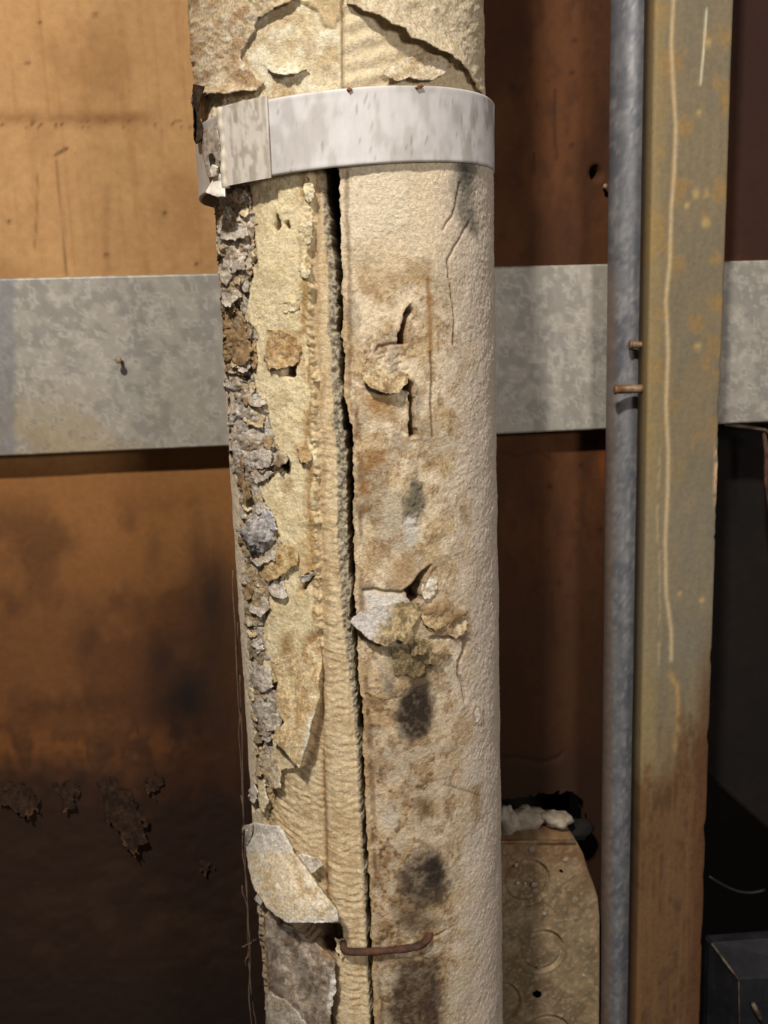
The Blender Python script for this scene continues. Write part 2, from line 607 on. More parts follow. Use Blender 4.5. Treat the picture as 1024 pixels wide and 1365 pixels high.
# ------------------------------------------------------------------ conduit
YCON, RCON = 0.4535, 0.0109
cb = at(837.0, 520.0, YCON)


def conduit_colour(U, V, Q):
    X, Z = Q[..., 0], Q[..., 2]
    n1 = fbm(X / 5, Z / 8, 61, 5)
    n2 = fbm(X / 1.6, Z / 2.6, 62, 4)
    n3 = fbm(X / 2.0, Z / 60, 63, 3)
    C = np.ones(U.shape + (3,)) * lin((118, 119, 122))
    C = mixc(C, (90, 92, 100), sst(0.45, 0.62, n1) * 0.75)
    C = mixc(C, (158, 155, 152), sst(0.52, 0.68, n2) * 0.5)
    C = mixc(C, (104, 104, 108), sst(0.5, 0.66, n3) * 0.5)
    edge = sst(826, 816, U + 0.008 * (V - 400)) * sst(300, 420, V)
    C = mixc(C, (128, 104, 84), edge * (0.35 + 0.5 * n2))
    return C


an = np.linspace(0, 2 * math.pi, 49)[:-1]
zc = np.concatenate([np.linspace(0, .85, 10)[:-1], np.arange(.85, 1.50, .0022), np.linspace(1.50, 2.3, 10)])
conduit = sweep('steel_conduit', np.stack([np.cos(an) * RCON, np.sin(an) * RCON], -1), zc,
                lambda A, B, T: np.stack([cb[0] + A, YCON + B, T + 0 * A], -1), M['conduit'], conduit_colour)
tag(conduit, 'blue-grey steel conduit running upright against the painted batten', 'conduit')

# ------------------------------------------------------------------ painted batten
YBT, TBT = 0.428, 0.0125
bl_, br_ = at(866.0, 400.0, YBT)[0], at(966.0, 400.0, YBT)[0]


def batten_colour(U, V, Q):
    X, Z = Q[..., 0], Q[..., 2]
    n1 = fbm(X / 6, Z / 16, 71, 5)
    n2 = fbm(X / 2, Z / 3, 72, 4)
    n3 = fbm(X / 10, Z / 10, 73, 4)
    C = np.ones(U.shape + (3,)) * lin((122, 109, 85))
    C = mixc(C, (114, 105, 86), sst(0.45, 0.62, n1) * 0.7)
    C = mixc(C, (142, 114, 70), sst(0.54, 0.68, n3) * sst(1.0, 0.2, V / 1000) * 0.8)
    C = mixc(C, (150, 128, 82), sst(892, 872, U + 0.012 * (V - 400)) * 0.5)
    C = mixc(C, (120, 116, 102), sst(600, 700, V) * sst(930, 860, V) * 0.35)
    drip = [(899, -20), (895, 60), (898, 120), (901, 170), (899, 230), (895, 280), (893, 350), (888, 400), (891, 470), (888, 540), (891, 600), (890, 660), (887, 720), (888, 790), (895, 840), (895, 880)]
    d = local(ldist, U, V, drip, 30)
    C = mixc(C, (196, 172, 132), np.exp(-(d / 2.6) ** 2) * 0.8)
    d = local(ldist, U, V, [(893, 898), (903, 915), (905, 960), (900, 1000)], 30)
    C = mixc(C, (176, 142, 86), np.exp(-(d / 3.2) ** 2) * 0.7)
    d = local(ldist, U, V, [(942, 15), (938, 70), (934, 112)], 20)
    C = mixc(C, (215, 205, 178), np.exp(-(d / 1.5) ** 2) * 0.8)
    d = local(ldist, U, V, [(880, 600), (876, 690), (880, 780), (878, 900)], 20)
    C = mixc(C, (186, 164, 124), np.exp(-(d / 1.8) ** 2) * 0.45 * sst(.35, .6, n2))
    for (a, b, r) in ((941, 297, 6), (928, 258, 5), (916, 275, 4), (930, 462, 5), (944, 58, 5), (906, 792, 3), (936, 800, 4), (932, 152, 4), (942, 258, 4)):
        q = ((U - a) ** 2 + (V - b) ** 2) / r ** 2
        C = mixc(C, (186, 158, 96), np.exp(-q ** 1.5) * 0.75)
    C = mixc(C, (206, 164, 126), sst(950, 956, U + .02 * (V - 600)) * sst(585, 600, V) * sst(690, 640, V) * sst(.42, .55, n2))
    rust = sst(930, 1060, V + 0.9 * (U - 900) + 110 * (n1 - 0.5) + 50 * (n2 - .5))
    C = mixc(C, (102, 72, 45), rust * 0.9)
    C = mixc(C, (76, 53, 34), sst(0.40, 0.70, n1 * .6 + n2 * .4) * rust * 0.7)
    C = mixc(C, (118, 86, 52), sst(0.5, 0.7, fbm(X / 1.6, Z / 40, 79, 4)) * rust * 0.5)
    C = mixc(C, (84, 52, 28), sst(920, 945, U + .03 * (V - 900)) * sst(800, 940, V) * 0.7)
    return C


def batten_place(A, B, T):
    P = np.stack([A + 0 * T, B + 0 * T, T + 0 * A], -1)
    Z = T * 1000
    chip = 0.0010 * sst(0.50, 0.80, fbm(Z / 11, A * 0 + 3, 75, 5)) * sst(br_ - .006, br_, A) * sst(1.31, 1.26, T)
    P[..., 0] -= chip
    P[..., 1] -= 0.0005 * (fbm(A * 1000 / 3, Z / 14, 76, 4) - 0.5) + 0.0003 * (fbm(A * 1000, Z, 77, 3) - .5)
    return P


e = .0018
bp = []
nx = 44
for k in range(nx + 1):
    x = bl_ + e + (br_ - bl_ - 2 * e) * k / nx
    bp.append((x, YBT))
for k in range(1, 4):
    a = k / 4 * math.pi / 2
    bp.append((br_ - e + e * math.sin(a), YBT + e - e * math.cos(a)))
bp += [(br_, YBT + e), (br_, YBT + TBT), (bl_, YBT + TBT), (bl_, YBT + e)]
for k in range(1, 4):
    a = k / 4 * math.pi / 2
    bp.append((bl_ + e - e * math.cos(a), YBT + e - e * math.sin(a)))
batten = sweep('painted_batten', bp, zc, batten_place, M['board'], batten_colour)
tag(batten, 'tan painted wooden batten with pale drip line, rust brown toward its foot', 'batten')

n1a, n1b = at(841.0, 459.0, .4385), at(872.0, 463.0, .436)
nail('short rusty nail jutting from the batten over the conduit', n1a, n1b + np.array([.004, 0, 0]), .0018, .0025)
n2a, n2b = at(821.0, 519.0, .4365), at(872.0, 518.0, .435)
nail('long dull nail lying level across the conduit into the batten', n2a, n2b + np.array([.004, 0, 0]), .0022, .0025)
for (px, py, lab) in ((858.0, 660.0, 'upper of the two small nail stubs between conduit and batten'), (856.0, 697.0, 'lower of the two small nail stubs between conduit and batten')):
    a, b = at(px, py, .4375), at(px + 16, py + 2, .436)
    nail(lab, a, b, .0009, .0017)
na = at(804.0, 250.0, YW)
nail('tiny bright nail head in the dark wall beside the conduit', na + np.array([0, -.004, 0]), na + np.array([0.0006, .004, -.001]), .0008, .0014)

# ------------------------------------------------------------------ insulated pipe
pipe = empty('insulated_pipe', (float(AX[0]), float(AX[1]), 0.0))
tag(pipe, 'large upright pipe in cracked peeling cream insulation held by a metal strap', 'pipe')

GAP = [(438, 150, 7), (440, 228, 12), (445, 300, 8.5), (450.5, 360, 4.5), (453, 420, 3.2), (451.5, 441, 5), (454, 455, 2.2), (456, 475, 2.0), (454.5, 500, 2.6), (458, 535, 1.6), (459.5, 553, 4), (461, 566, 6.5), (463, 580, 3.5),
       (465.5, 605, 4.5), (466.5, 650, 4.5), (465.5, 678, 3), (466, 700, 4.5), (468, 740, 4), (469, 800, 2.8), (473, 870, 2.2), (476, 910, 2.0), (479.5, 940, 2.8), (482, 1000, 1.8), (486, 1100, 2.3), (491, 1200, 2.0), (494, 1300, 1.5), (497, 1365, 2), (500, 1440, 2)]
GAPA = np.array(GAP, float)
EDGE = np.array([(418, 150), (415, 245), (418, 300), (412, 350), (416, 400), (414, 450), (420, 500), (419, 560), (424, 620), (421, 680), (424, 740), (425, 800), (428, 860), (426, 900), (421, 940), (413, 980), (404, 1015), (398, 1024), (366, 1028), (352, 1036), (351, 1100), (346, 1240), (352, 1440)], float)
BANDL = np.array([(418, 150), (416, 350), (420, 500), (424, 640), (426, 900), (428, 1000), (440, 1400)], float)
MARG = np.array([(330, 235), (337, 300), (342, 350), (326, 420), (345, 455), (336, 500), (352, 545), (366, 590), (380, 622), (345, 655), (364, 700), (385, 752), (360, 800), (348, 830), (345, 880), (368, 930), (362, 980), (358, 1024)], float)


def pl(A, V):
    return np.interp(V, A[:, 1], A[:, 0])


def surface(th, z):
    """height (mm) and colour of the insulation at every point of the shells"""
    U, V = unroll(th, z)
    A = th * R * 1000.0        # arc, mm
    Z = z * 1000.0
    nA = fbm(A / 14, Z / 14, 101, 4)
    nB = fbm(A / 4.5, Z / 4.5, 102, 5)
    nC = fbm(A / 1.5, Z / 1.5, 103, 4)
    nD = fbm(A / .62, Z / .62, 104, 3)
    nE = fbm(A / 8, Z / 8, 105, 5)
    nV = fbm(A / 2.2, Z / 9, 106, 4)
    wu = U + 9 * (fbm(A / 2.5, Z / 2.5, 107, 4) - 0.5)
    wv = V + 9 * (fbm(A / 2.5, Z / 2.5, 108, 4) - 0.5)
    gc = pl(GAPA, V)
    gw = np.interp(V, GAPA[:, 1], GAPA[:, 2])
    front = (np.abs(th) < 1.6)
    h = 1.0 * (nA - 0.5) + 0.3 * (nB - 0.5)
    # ---------------- right shell
    C = np.ones(U.shape + (3,)) * lin((232, 213, 182))
    right = (U > gc)
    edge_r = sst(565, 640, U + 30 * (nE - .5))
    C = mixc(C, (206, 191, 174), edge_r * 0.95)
    h += np.where(right, (0.34 + 0.06 * edge_r) * (nC - 0.5) + 0.42 * (nD - .5), 0)
    stain = sst(0.47, 0.66, nE) * sst(660, 590, U) * sst(290, 400, V)
    C = mixc(C, (204, 178, 136), np.where(right, stain * 0.8, 0))
    stain2 = sst(0.52, 0.66, nB) * sst(650, 570, U) * sst(300, 420, V)
    C = mixc(C, (160, 130, 92), np.where(right, stain2 * 0.5, 0))
    sp_ = sst(.56, .70, nC) * sst(.40, .62, nE) * sst(640, 590, U) * sst(330, 420, V)
    C = mixc(C, (128, 96, 62), np.where(right, sp_ * .55, 0))
    gv = sst(.50, .64, fbm(A / 7, Z / 11, 119, 5)) * sst(640, 560, U) * sst(280, 420, V)
    C = mixc(C, (170, 158, 136), np.where(right, gv * .6, 0))
    zone = right * sst(650, 600, U) * sst(290, 400, V)
    for q_, lv in ((nE, .55), (nE, .47), (fbm(A / 10, Z / 10, 118, 5), .52)):
        C = mixc(C, (140, 102, 62), np.exp(-((q_ - lv) / .010) ** 2) * zone * sst(.38, .6, nB) * .65)
    # lower third is browner
    lowm = sst(870, 1000, V + 60 * (nA - .5)) * sst(625, 575, U + 20 * (nE - .5))
    C = mixc(C, (170, 138, 98), np.where(right, lowm * (0.45 + .8 * (nE - .5)), 0))
    C = mixc(C, (128, 100, 70), np.where(right, lowm * sst(0.42, 0.68, .5 * nB + .5 * nC) * 0.75, 0))
    C = mixc(C, (92, 72, 54), np.where(right, lowm * sst(.54, .70, nC) * sst(.42, .6, nE) * .6, 0))
    C = mixc(C, (206, 192, 168), np.where(right, lowm * sst(0.57, 0.66, fbm(A / 5, Z / 5, 117, 5)) * 0.6, 0))
    # smooth paper patch under the strap
    pap = sst(3, -3, local(sdist, wu, wv, [(456, 200), (545, 200), (546, 300), (520, 312), (490, 318), (458, 330)], 20)) * right
    C = mixc(C, (231, 216, 188), pap * 0.8)
    h += 0.25 * pap
    # edge of the right shell along the gap
    dr = U - gc - gw
    lip = right * np.exp(-(np.maximum(dr, 0) / 5.0) ** 2)
    C = mixc(C, (196, 164, 116), lip * sst(300, 420, V) * 0.7)
    C = mixc(C, (112, 78, 44), right * np.exp(-((dr - 10) / 4.0) ** 2) * sst(0.45, .62, nV) * 0.6)
    h += right * 0.35 * np.exp(-((dr - 3) / 3.0) ** 2) * (nC - 0.2) - right * .5 * np.exp(-((dr - 10) / 2.6) ** 2) * sst(.4, .6, nV)
    # stain blotches with an outline of their own: (poly, colour, softness, amount)
    blots = [
        ([(606, 212), (638, 212), (636, 240), (630, 270), (640, 300), (636, 318), (618, 300), (606, 280), (604, 245)], (112, 108, 96), 14, .8),
        ([(612, 222), (628, 222), (625, 246), (612, 244)], (70, 66, 60), 8, .75),
        ([(480, 372), (500, 380), (506, 400), (484, 392)], (160, 122, 76), 12, .7),
        ([(540, 345), (575, 350), (572, 378), (545, 372)], (176, 146, 104), 14, .7),
        ([(476, 520), (520, 528), (530, 560), (500, 560)], (168, 128, 78), 16, .7),
        ([(486, 600), (520, 598), (510, 618), (492, 632), (484, 640)], (150, 110, 66), 12, .8),
        ([(474, 638), (492, 640), (490, 660), (476, 664)], (150, 108, 64), 8, .8),
        ([(476, 672), (494, 672), (492, 684), (478, 688)], (128, 92, 56), 8, .8),
        ([(549, 642), (568, 644), (566, 668), (562, 690), (556, 704), (552, 690), (548, 672)], (118, 110, 92), 6, .9),
        ([(537, 664), (552, 662), (556, 690), (548, 706), (538, 698)], (120, 112, 92), 6, .75),
        ([(541, 690), (556, 686), (558, 720), (546, 730), (540, 722)], (206, 198, 186), 7, .85),
        ([(612, 676), (624, 674), (624, 698), (614, 700)], (150, 120, 82), 8, .7),
        ([(508, 722), (520, 726), (518, 738), (510, 736)], (140, 104, 64), 8, .7),
        ([(520, 740), (555, 738), (552, 768), (540, 786), (515, 782)], (172, 138, 96), 14, .75),
        ([(486, 790), (538, 792), (548, 806), (520, 816), (488, 808)], (226, 218, 206), 5, .95),
        ([(516, 862), (560, 855), (585, 880), (570, 900), (550, 912), (530, 900), (520, 880)], (104, 90, 62), 12, .85),
        ([(560, 805), (590, 800), (622, 815), (626, 842), (600, 852), (570, 850)], (150, 118, 76), 14, .75),
        ([(512, 905), (525, 905), (523, 922), (514, 922)], (110, 100, 90), 8, .7),
        ([(536, 926), (552, 910), (568, 908), (578, 930), (578, 965), (566, 984), (548, 990), (532, 978), (528, 955)], (58, 48, 40), 15, .95),
        ([(555, 885), (570, 890), (575, 915), (560, 925)], (84, 70, 54), 12, .7),
        ([(612, 955), (630, 960), (632, 985), (618, 995), (610, 975)], (178, 146, 104), 10, .6),
        ([(540, 1150), (562, 1140), (585, 1128), (592, 1160), (600, 1180), (590, 1205), (560, 1210), (536, 1195), (530, 1170)], (74, 62, 52), 22, .9),
        ([(570, 1130), (592, 1150), (588, 1180), (566, 1176)], (48, 42, 38), 14, .8),
        ([(520, 1200), (560, 1210), (585, 1225), (570, 1248), (530, 1244)], (98, 80, 62), 18, .75),
        ([(535, 1285), (580, 1272), (588, 1310), (590, 1380), (520, 1400), (515, 1340)], (78, 62, 50), 18, .88),
        ([(500, 1210), (520, 1215), (515, 1240), (502, 1235)], (150, 120, 84), 8, .5),
        ([(553, 1066), (572, 1062), (576, 1085), (560, 1095)], (116, 92, 64), 10, .75),
        ([(505, 1085), (530, 1072), (534, 1100), (515, 1115)], (212, 202, 184), 8, .6),
        ([(630, 1050), (646, 1040), (640, 1090), (628, 1110)], (160, 130, 92), 10, .7),
        ([(600, 1290), (630, 1290), (625, 1340), (600, 1350)], (200, 190, 170), 14, .5),
    ]
    for pts, col, soft, amt in blots:
        d = local(sdist, wu + 8 * (nB - .5), wv + 8 * (nB - .5), pts, soft + 10)
        m = sst(soft * .6, -soft * .6, d) * np.clip(amt * (1.04 + 0.55 * (nC - 0.5) + .4 * (nB - .5)), 0, 1)
        C = mixc(C, col, m * right)
    d = local(sdist, wu, wv, [(549, 642), (568, 644), (566, 668), (562, 690), (556, 704), (538, 698), (537, 664)], 15)
    h += right * sst(4, -4, d) * 1.4 * (nC - 0.55)
    # brown drip line, hairline cracks
    d = local(ldist, U, V, [(570, 372), (573, 420), (574, 482)], 20)
    C = mixc(C, (160, 112, 58), np.exp(-(d / 3.0) ** 2) * .8)
    d = local(ldist, U + 2 * (nC - .5), V, [(574, 470), (576, 500), (575, 535), (577, 582)], 20)
    C = mixc(C, (92, 60, 32), np.exp(-(d / 1.5) ** 2) * .8)
    h -= 0.6 * np.exp(-(d / 1.5) ** 2)
    for pts, wd, dp in (([(626, 296), (619, 308), (606, 330), (597, 346), (598, 360), (602, 390), (607, 430), (605, 460)], 1.3, .8), ([(612, 244), (610, 262), (605, 286), (596, 296), (591, 306)], 1.2, .7),
                        ([(620, 848), (618, 868), (611, 885), (612, 898), (617, 915), (620, 936)], 2.0, 1.4), ([(484, 788), (500, 786), (515, 789), (536, 790), (545, 784)], 2.0, 1.6),
                        ([(500, 470), (505, 462), (520, 458), (532, 458)], 1.6, 1.0), ([(575, 850), (600, 850), (622, 853)], 2.0, 1.3), ([(488, 925), (510, 935), (535, 928)], 1.4, .4),
                        ([(572, 1250), (585, 1246), (594, 1240)], 1.4, .6), ([(592, 1046), (640, 1060)], 1.0, .2)):
        d = local(ldist, wu * .35 + U * .65, wv * .35 + V * .65, pts, 20)
        g = np.exp(-(d / wd) ** 2)
        h -= dp * g
        C = mixc(C, (92, 64, 40), g * .55)
    # holes torn right through the jacket
    for pts in ([(546, 406), (549, 417), (543, 424), (540, 440), (541, 459), (531, 459), (531, 446), (536, 432), (538, 420)],
                [(543, 507), (549, 512), (551, 535), (552, 560), (557, 580), (547, 583), (545, 562), (546, 535)],
                [(575, 754), (566, 770), (559, 788), (563, 799), (551, 808), (546, 798), (541, 787), (553, 775), (562, 762)],
                [(632, 943), (638, 946), (638, 960), (633, 958)],
                [(533, 516), (545, 508), (549, 520), (540, 522)]):
        d = local(sdist, wu * .5 + U * .5, wv * .5 + V * .5, pts, 15)
        h -= 9.0 * sst(1.2, -1.5, d)
        C = mixc(C, (150, 112, 70), np.exp(-(np.maximum(d, 0) / 5.0) ** 2) * .35)
        C = mixc(C, (48, 34, 24), sst(0.5, -1.5, d))
        h += 0.5 * np.exp(-((d - 3) / 3) ** 2)
    # crumpled lump right of the tear
    d = local(sdist, U, V, [(565, 806), (590, 800), (618, 815), (624, 840), (600, 848), (572, 846)], 30)
    h += sst(10, -8, d) * (1.2 + 3.0 * (nB - .5))
    # crazing in the paper patch left of the long crack
    d = local(sdist, U, V, [(484, 470), (520, 458), (546, 465), (546, 510), (500, 520), (484, 505)], 20)
    cr = np.abs(fbm(A / 3, Z / 3, 131, 3) - 0.5)
    h -= sst(3, -3, d) * 0.8 * np.exp(-(cr / .03) ** 2)

    # ---------------- left shell
    left = ~right
    dl = gc - gw - U
    E = pl(EDGE, V) + 7 * (nC - .5) + 8 * (nB - .5)
    lowl = sst(985, 1024, V)
    Lc = np.ones(U.shape + (3,)) * lin((236, 217, 176))
    Lc = mixc(Lc, (214, 192, 146), sst(.46, .64, nB) * .6)
    Lc = mixc(Lc, (238, 226, 188), sst(.52, .66, nC) * .5)
    # brown line beside the broken edge, brown patches, brown margin
    Lc = mixc(Lc, (166, 128, 76), np.exp(-((U - E + 9) / 7) ** 2) * sst(.36, .54, nV) * .85)
    for pts, col, amt in (([(356, 440), (400, 440), (404, 485), (356, 495)], (178, 142, 92), .8), ([(392, 590), (410, 596), (412, 612), (396, 616)], (180, 144, 92), .8), ([(376, 640), (392, 640), (388, 656), (378, 654)], (172, 136, 84), .8),
                          ([(374, 848), (392, 842), (390, 874), (378, 876)], (150, 112, 62), .85), ([(400, 850), (428, 840), (426, 872), (404, 888)], (150, 112, 66), .8), ([(400, 720), (420, 700), (424, 760), (398, 800)], (190, 156, 106), .7),
                          ([(366, 736), (396, 728), (398, 752), (380, 760)], (184, 148, 92), .8), ([(360, 900), (420, 890), (420, 1000), (370, 990)], (190, 160, 112), .7), ([(325, 260), (356, 246), (350, 300), (330, 310)], (196, 170, 128), .5)):
        d = local(sdist, wu, wv, pts, 22)
        Lc = mixc(Lc, col, sst(6, -6, d) * amt * (.7 + .6 * (nC - .3)))
    Mg = pl(MARG, V) + 14 * (nB - .5)
    marg = sst(3, -3, U - Mg) * sst(232, 250, V) * sst(1120, 1060, V)
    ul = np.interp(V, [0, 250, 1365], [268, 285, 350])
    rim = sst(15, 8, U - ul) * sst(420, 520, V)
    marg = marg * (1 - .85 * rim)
    Lc = mixc(Lc, (200, 178, 144), marg * .85)
    Lc = mixc(Lc, (132, 106, 74), marg * sst(.50, .62, nV) * .8)
    Lc = mixc(Lc, (190, 181, 170), marg * sst(.47, .56, nE) * .85)
    ck = np.minimum(np.abs(nB - .5) / .02, np.abs(fbm(A / 3, Z / 4, 151, 4) - .5) / .018)
    Lc = mixc(Lc, (92, 74, 54), marg * np.exp(-ck ** 2) * .7)
    Lc = mixc(Lc, (84, 72, 58), marg * sst(.58, .68, nC) * .5)
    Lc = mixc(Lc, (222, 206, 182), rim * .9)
    bandc = np.ones(U.shape + (3,)) * lin((220, 198, 160))
    bandc = mixc(bandc, (198, 170, 128), sst(.45, .65, nV) * .6)
    bandc = mixc(bandc, (160, 130, 92), np.exp(-((U - (E + 6)) / 4) ** 2) * .5)
    fib = mixc(np.ones(U.shape + (3,)) * lin((186, 174, 150)), (96, 88, 72), sst(.42, .6, nC) * .85)
    fib = mixc(fib, (206, 198, 178), sst(.58, .68, nC) * .6)
    fw = np.interp(V, [150, 240, 300, 400, 700, 900, 1000, 1365], [3, 3, 7, 13, 14, 9, 6, 4])
    isj = sst(2.0, -2.0, U - E)                      # jacket still on
    isf = sst(fw + 2, fw - 2, dl + 5 * (nC - .5))     # fibrous cut face
    hL = isj * (0.0 + 0.55 * (nC - .5) + .3 * (nD - .5) + 0.9 * (nB - .5))
    # crumbly raised lip on the broken edge
    hL += isj * np.exp(-(np.maximum(E - U, 0) / 6) ** 2) * (1.2 * (nC - .45) + 2.2 * (nB - .45) + 2.2 * (nD - .5)) * sst(1045, 1010, V)
    rib = 3.2 * (fbm(A / 6.0 + 2 * nE, (Z + .22 * A) / 1.5, 141, 3) - .5) + .35 * np.sin((V + .22 * (U - 440) + 26 * (nE - .5) + 9 * (nB - .5)) / 1.9)
    bw = np.clip((U - pl(BANDL, V)) / 42.0, -1, 1)
    arch = np.where(bw > 0, np.sin(np.clip(bw, 0, 1) * math.pi) ** .6, 0) * sst(560, 820, V)
    hB = -2.6 + 1.9 * arch + .30 * rib * (.35 + .65 * sst(450, 640, V)) + .3 * (nB - .5) + .15 * (nD - .5)
    # base layer left of the band, below the pointed flap
    lb = lowl * (bw <= 0)
    hB = np.where(lb > .5, -2.2 + .35 * rib + .5 * (nB - .5) - 1.0 * np.exp(-((U - pl(BANDL, V)) / 3) ** 2), hB)
    # brown seam by the band's left side in the lower part
    bandc = mixc(bandc, (150, 116, 72), np.exp(-((U - pl(BANDL, V)) / 4) ** 2) * lowl * .8)
    hF = -2.2 - 1.6 * sst(fw, 0, dl) + 3.0 * (nC - .5) + .8 * (nD - .5)
    hL = hL + (1 - isj) * hB
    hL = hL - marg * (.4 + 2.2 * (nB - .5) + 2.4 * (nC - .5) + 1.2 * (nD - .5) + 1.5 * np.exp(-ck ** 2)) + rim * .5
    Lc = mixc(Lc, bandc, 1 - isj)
    hL = hL * (1 - isf) + hF * isf
    Lc = mixc(Lc, fib, isf)
    # pits behind lifted flakes
    for pts in ([(295, 404), (306, 402), (304, 417), (297, 418)], [(375, 488), (395, 486), (392, 500), (377, 500)], [(370, 616), (386, 614), (382, 630), (370, 628)], [(402, 770), (416, 764), (408, 786), (400, 790)],
                [(362, 912), (372, 908), (376, 945), (368, 956), (362, 940)], [(341, 958), (348, 960), (347, 976), (341, 974)], [(338, 1050), (346, 1046), (346, 1078), (339, 1080)], [(372, 288), (374, 300), (366, 310), (365, 302)],
                [(384, 1234), (452, 1234), (458, 1262), (440, 1278), (410, 1262)], [(380, 296), (384, 296), (384, 303), (380, 303)]):
        d = local(sdist, wu, wv, pts, 14)
        k = sst(2, -2, d)
        hL = hL - 7.0 * k
        Lc = mixc(Lc, (70, 52, 36), k * .7)
    # bottom left, below the curled flap: dark bark-like sheet
    d = local(sdist, wu, wv, [(340, 1225), (385, 1228), (445, 1262), (452, 1300), (446, 1440), (330, 1440)], 20)
    Lc = mixc(Lc, (120, 98, 76), sst(4, -4, d) * .7)
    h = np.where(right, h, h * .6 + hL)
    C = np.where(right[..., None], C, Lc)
    # ---------------- above the strap
    up = sst(205, 185, V)
    hu = -0.3 - 4.0 * np.sin(np.clip(th, -1.57, 1.57)) + 1.3 * (nB - .5) + .5 * (nC - .5)
    Cu = np.ones(U.shape + (3,)) * lin((226, 210, 174))
    Cu = mixc(Cu, (240, 230, 204), sst(.45, .6, nB) * .7)
    Cu = mixc(Cu, (186, 154, 108), sst(.56, .68, nE) * .55)
    Cu = mixc(Cu, (176, 140, 96), sst(112, 128, V) * sst(460, 330, U) * sst(.4, .6, nC) * .7)
    ru = (U > 457)
    hu += ru * (-.4 + .35 * np.sin((V + .25 * (U - 457) + 12 * (nE - .5)) / 4.2)) - 1.2 * np.exp(-((U - 457) / 1.8) ** 2)
    Cu = mixc(Cu, (222, 203, 168), ru * .8)
    Cu = mixc(Cu, (150, 120, 82), np.exp(-((U - 456) / 2) ** 2) * .6)
    d = local(sdist, wu, wv, [(398, 0), (456, -6), (452, 20), (446, 38), (432, 34), (428, 20), (410, 8)], 15)
    Cu = mixc(Cu, (206, 176, 130), sst(3, -3, d) * .7)
    hu += sst(3, -3, d) * 1.0
    h = h * (1 - up) + hu * up
    C = C * (1 - up[..., None]) + Cu * up[..., None]
    # ---------------- the open joint
    jag = 4.5 * (nC - .5) + 7.0 * (nB - .5)
    inside = sst(1.0, -1.0, np.abs(U - gc) - (gw + jag)) * (1 - up)
    h = h * (1 - inside) - 20.0 * inside
    C = mixc(C, (40, 32, 26), inside)
    # back half stays plain
    bk = sst(1.75, 1.62, np.abs(th))
    h = h * bk
    C = C * bk[..., None] + lin((196, 180, 158)) * (1 - bk[..., None])
    return h, C


zf = np.concatenate([np.linspace(0, .95, 24)[:-1], np.arange(.95, 1.475, .00043), np.linspace(1.475, 2.3, 24)])
_gt, _gz = on_cyl(GAPA[:, 0], GAPA[:, 1])
_o = np.argsort(_gz)
thg = np.interp(zf, _gz[_o], _gt[_o])
tfine = np.concatenate([np.arange(0, math.radians(9), math.radians(.27)), np.arange(math.radians(9), math.radians(100), math.radians(.45)), np.linspace(math.radians(100), math.pi, 14)])
for side in (-1, 1):
    Tg, Zg = np.meshgrid(tfine, zf)
    th = thg[:, None] + side * Tg
    # the two shells meet again at the back
    th = np.where(np.abs(Tg) > 1.9, side * math.pi * (Tg - 1.9) / (math.pi - 1.9) + th * (1 - (Tg - 1.9) / (math.pi - 1.9)), th)
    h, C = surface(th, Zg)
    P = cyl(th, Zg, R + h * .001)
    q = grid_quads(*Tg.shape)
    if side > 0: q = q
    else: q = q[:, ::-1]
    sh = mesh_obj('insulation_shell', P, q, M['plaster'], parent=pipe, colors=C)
    sh['label'] = ('left half shell with broken yellowish jacket' if side < 0 else 'right half shell of mottled cream insulation')
tube('core_pipe', [(AX[0], AX[1], 0), (AX[0], AX[1], 1.1), (AX[0], AX[1], 2.3)], 0.030, M['black'], pipe, n=40)


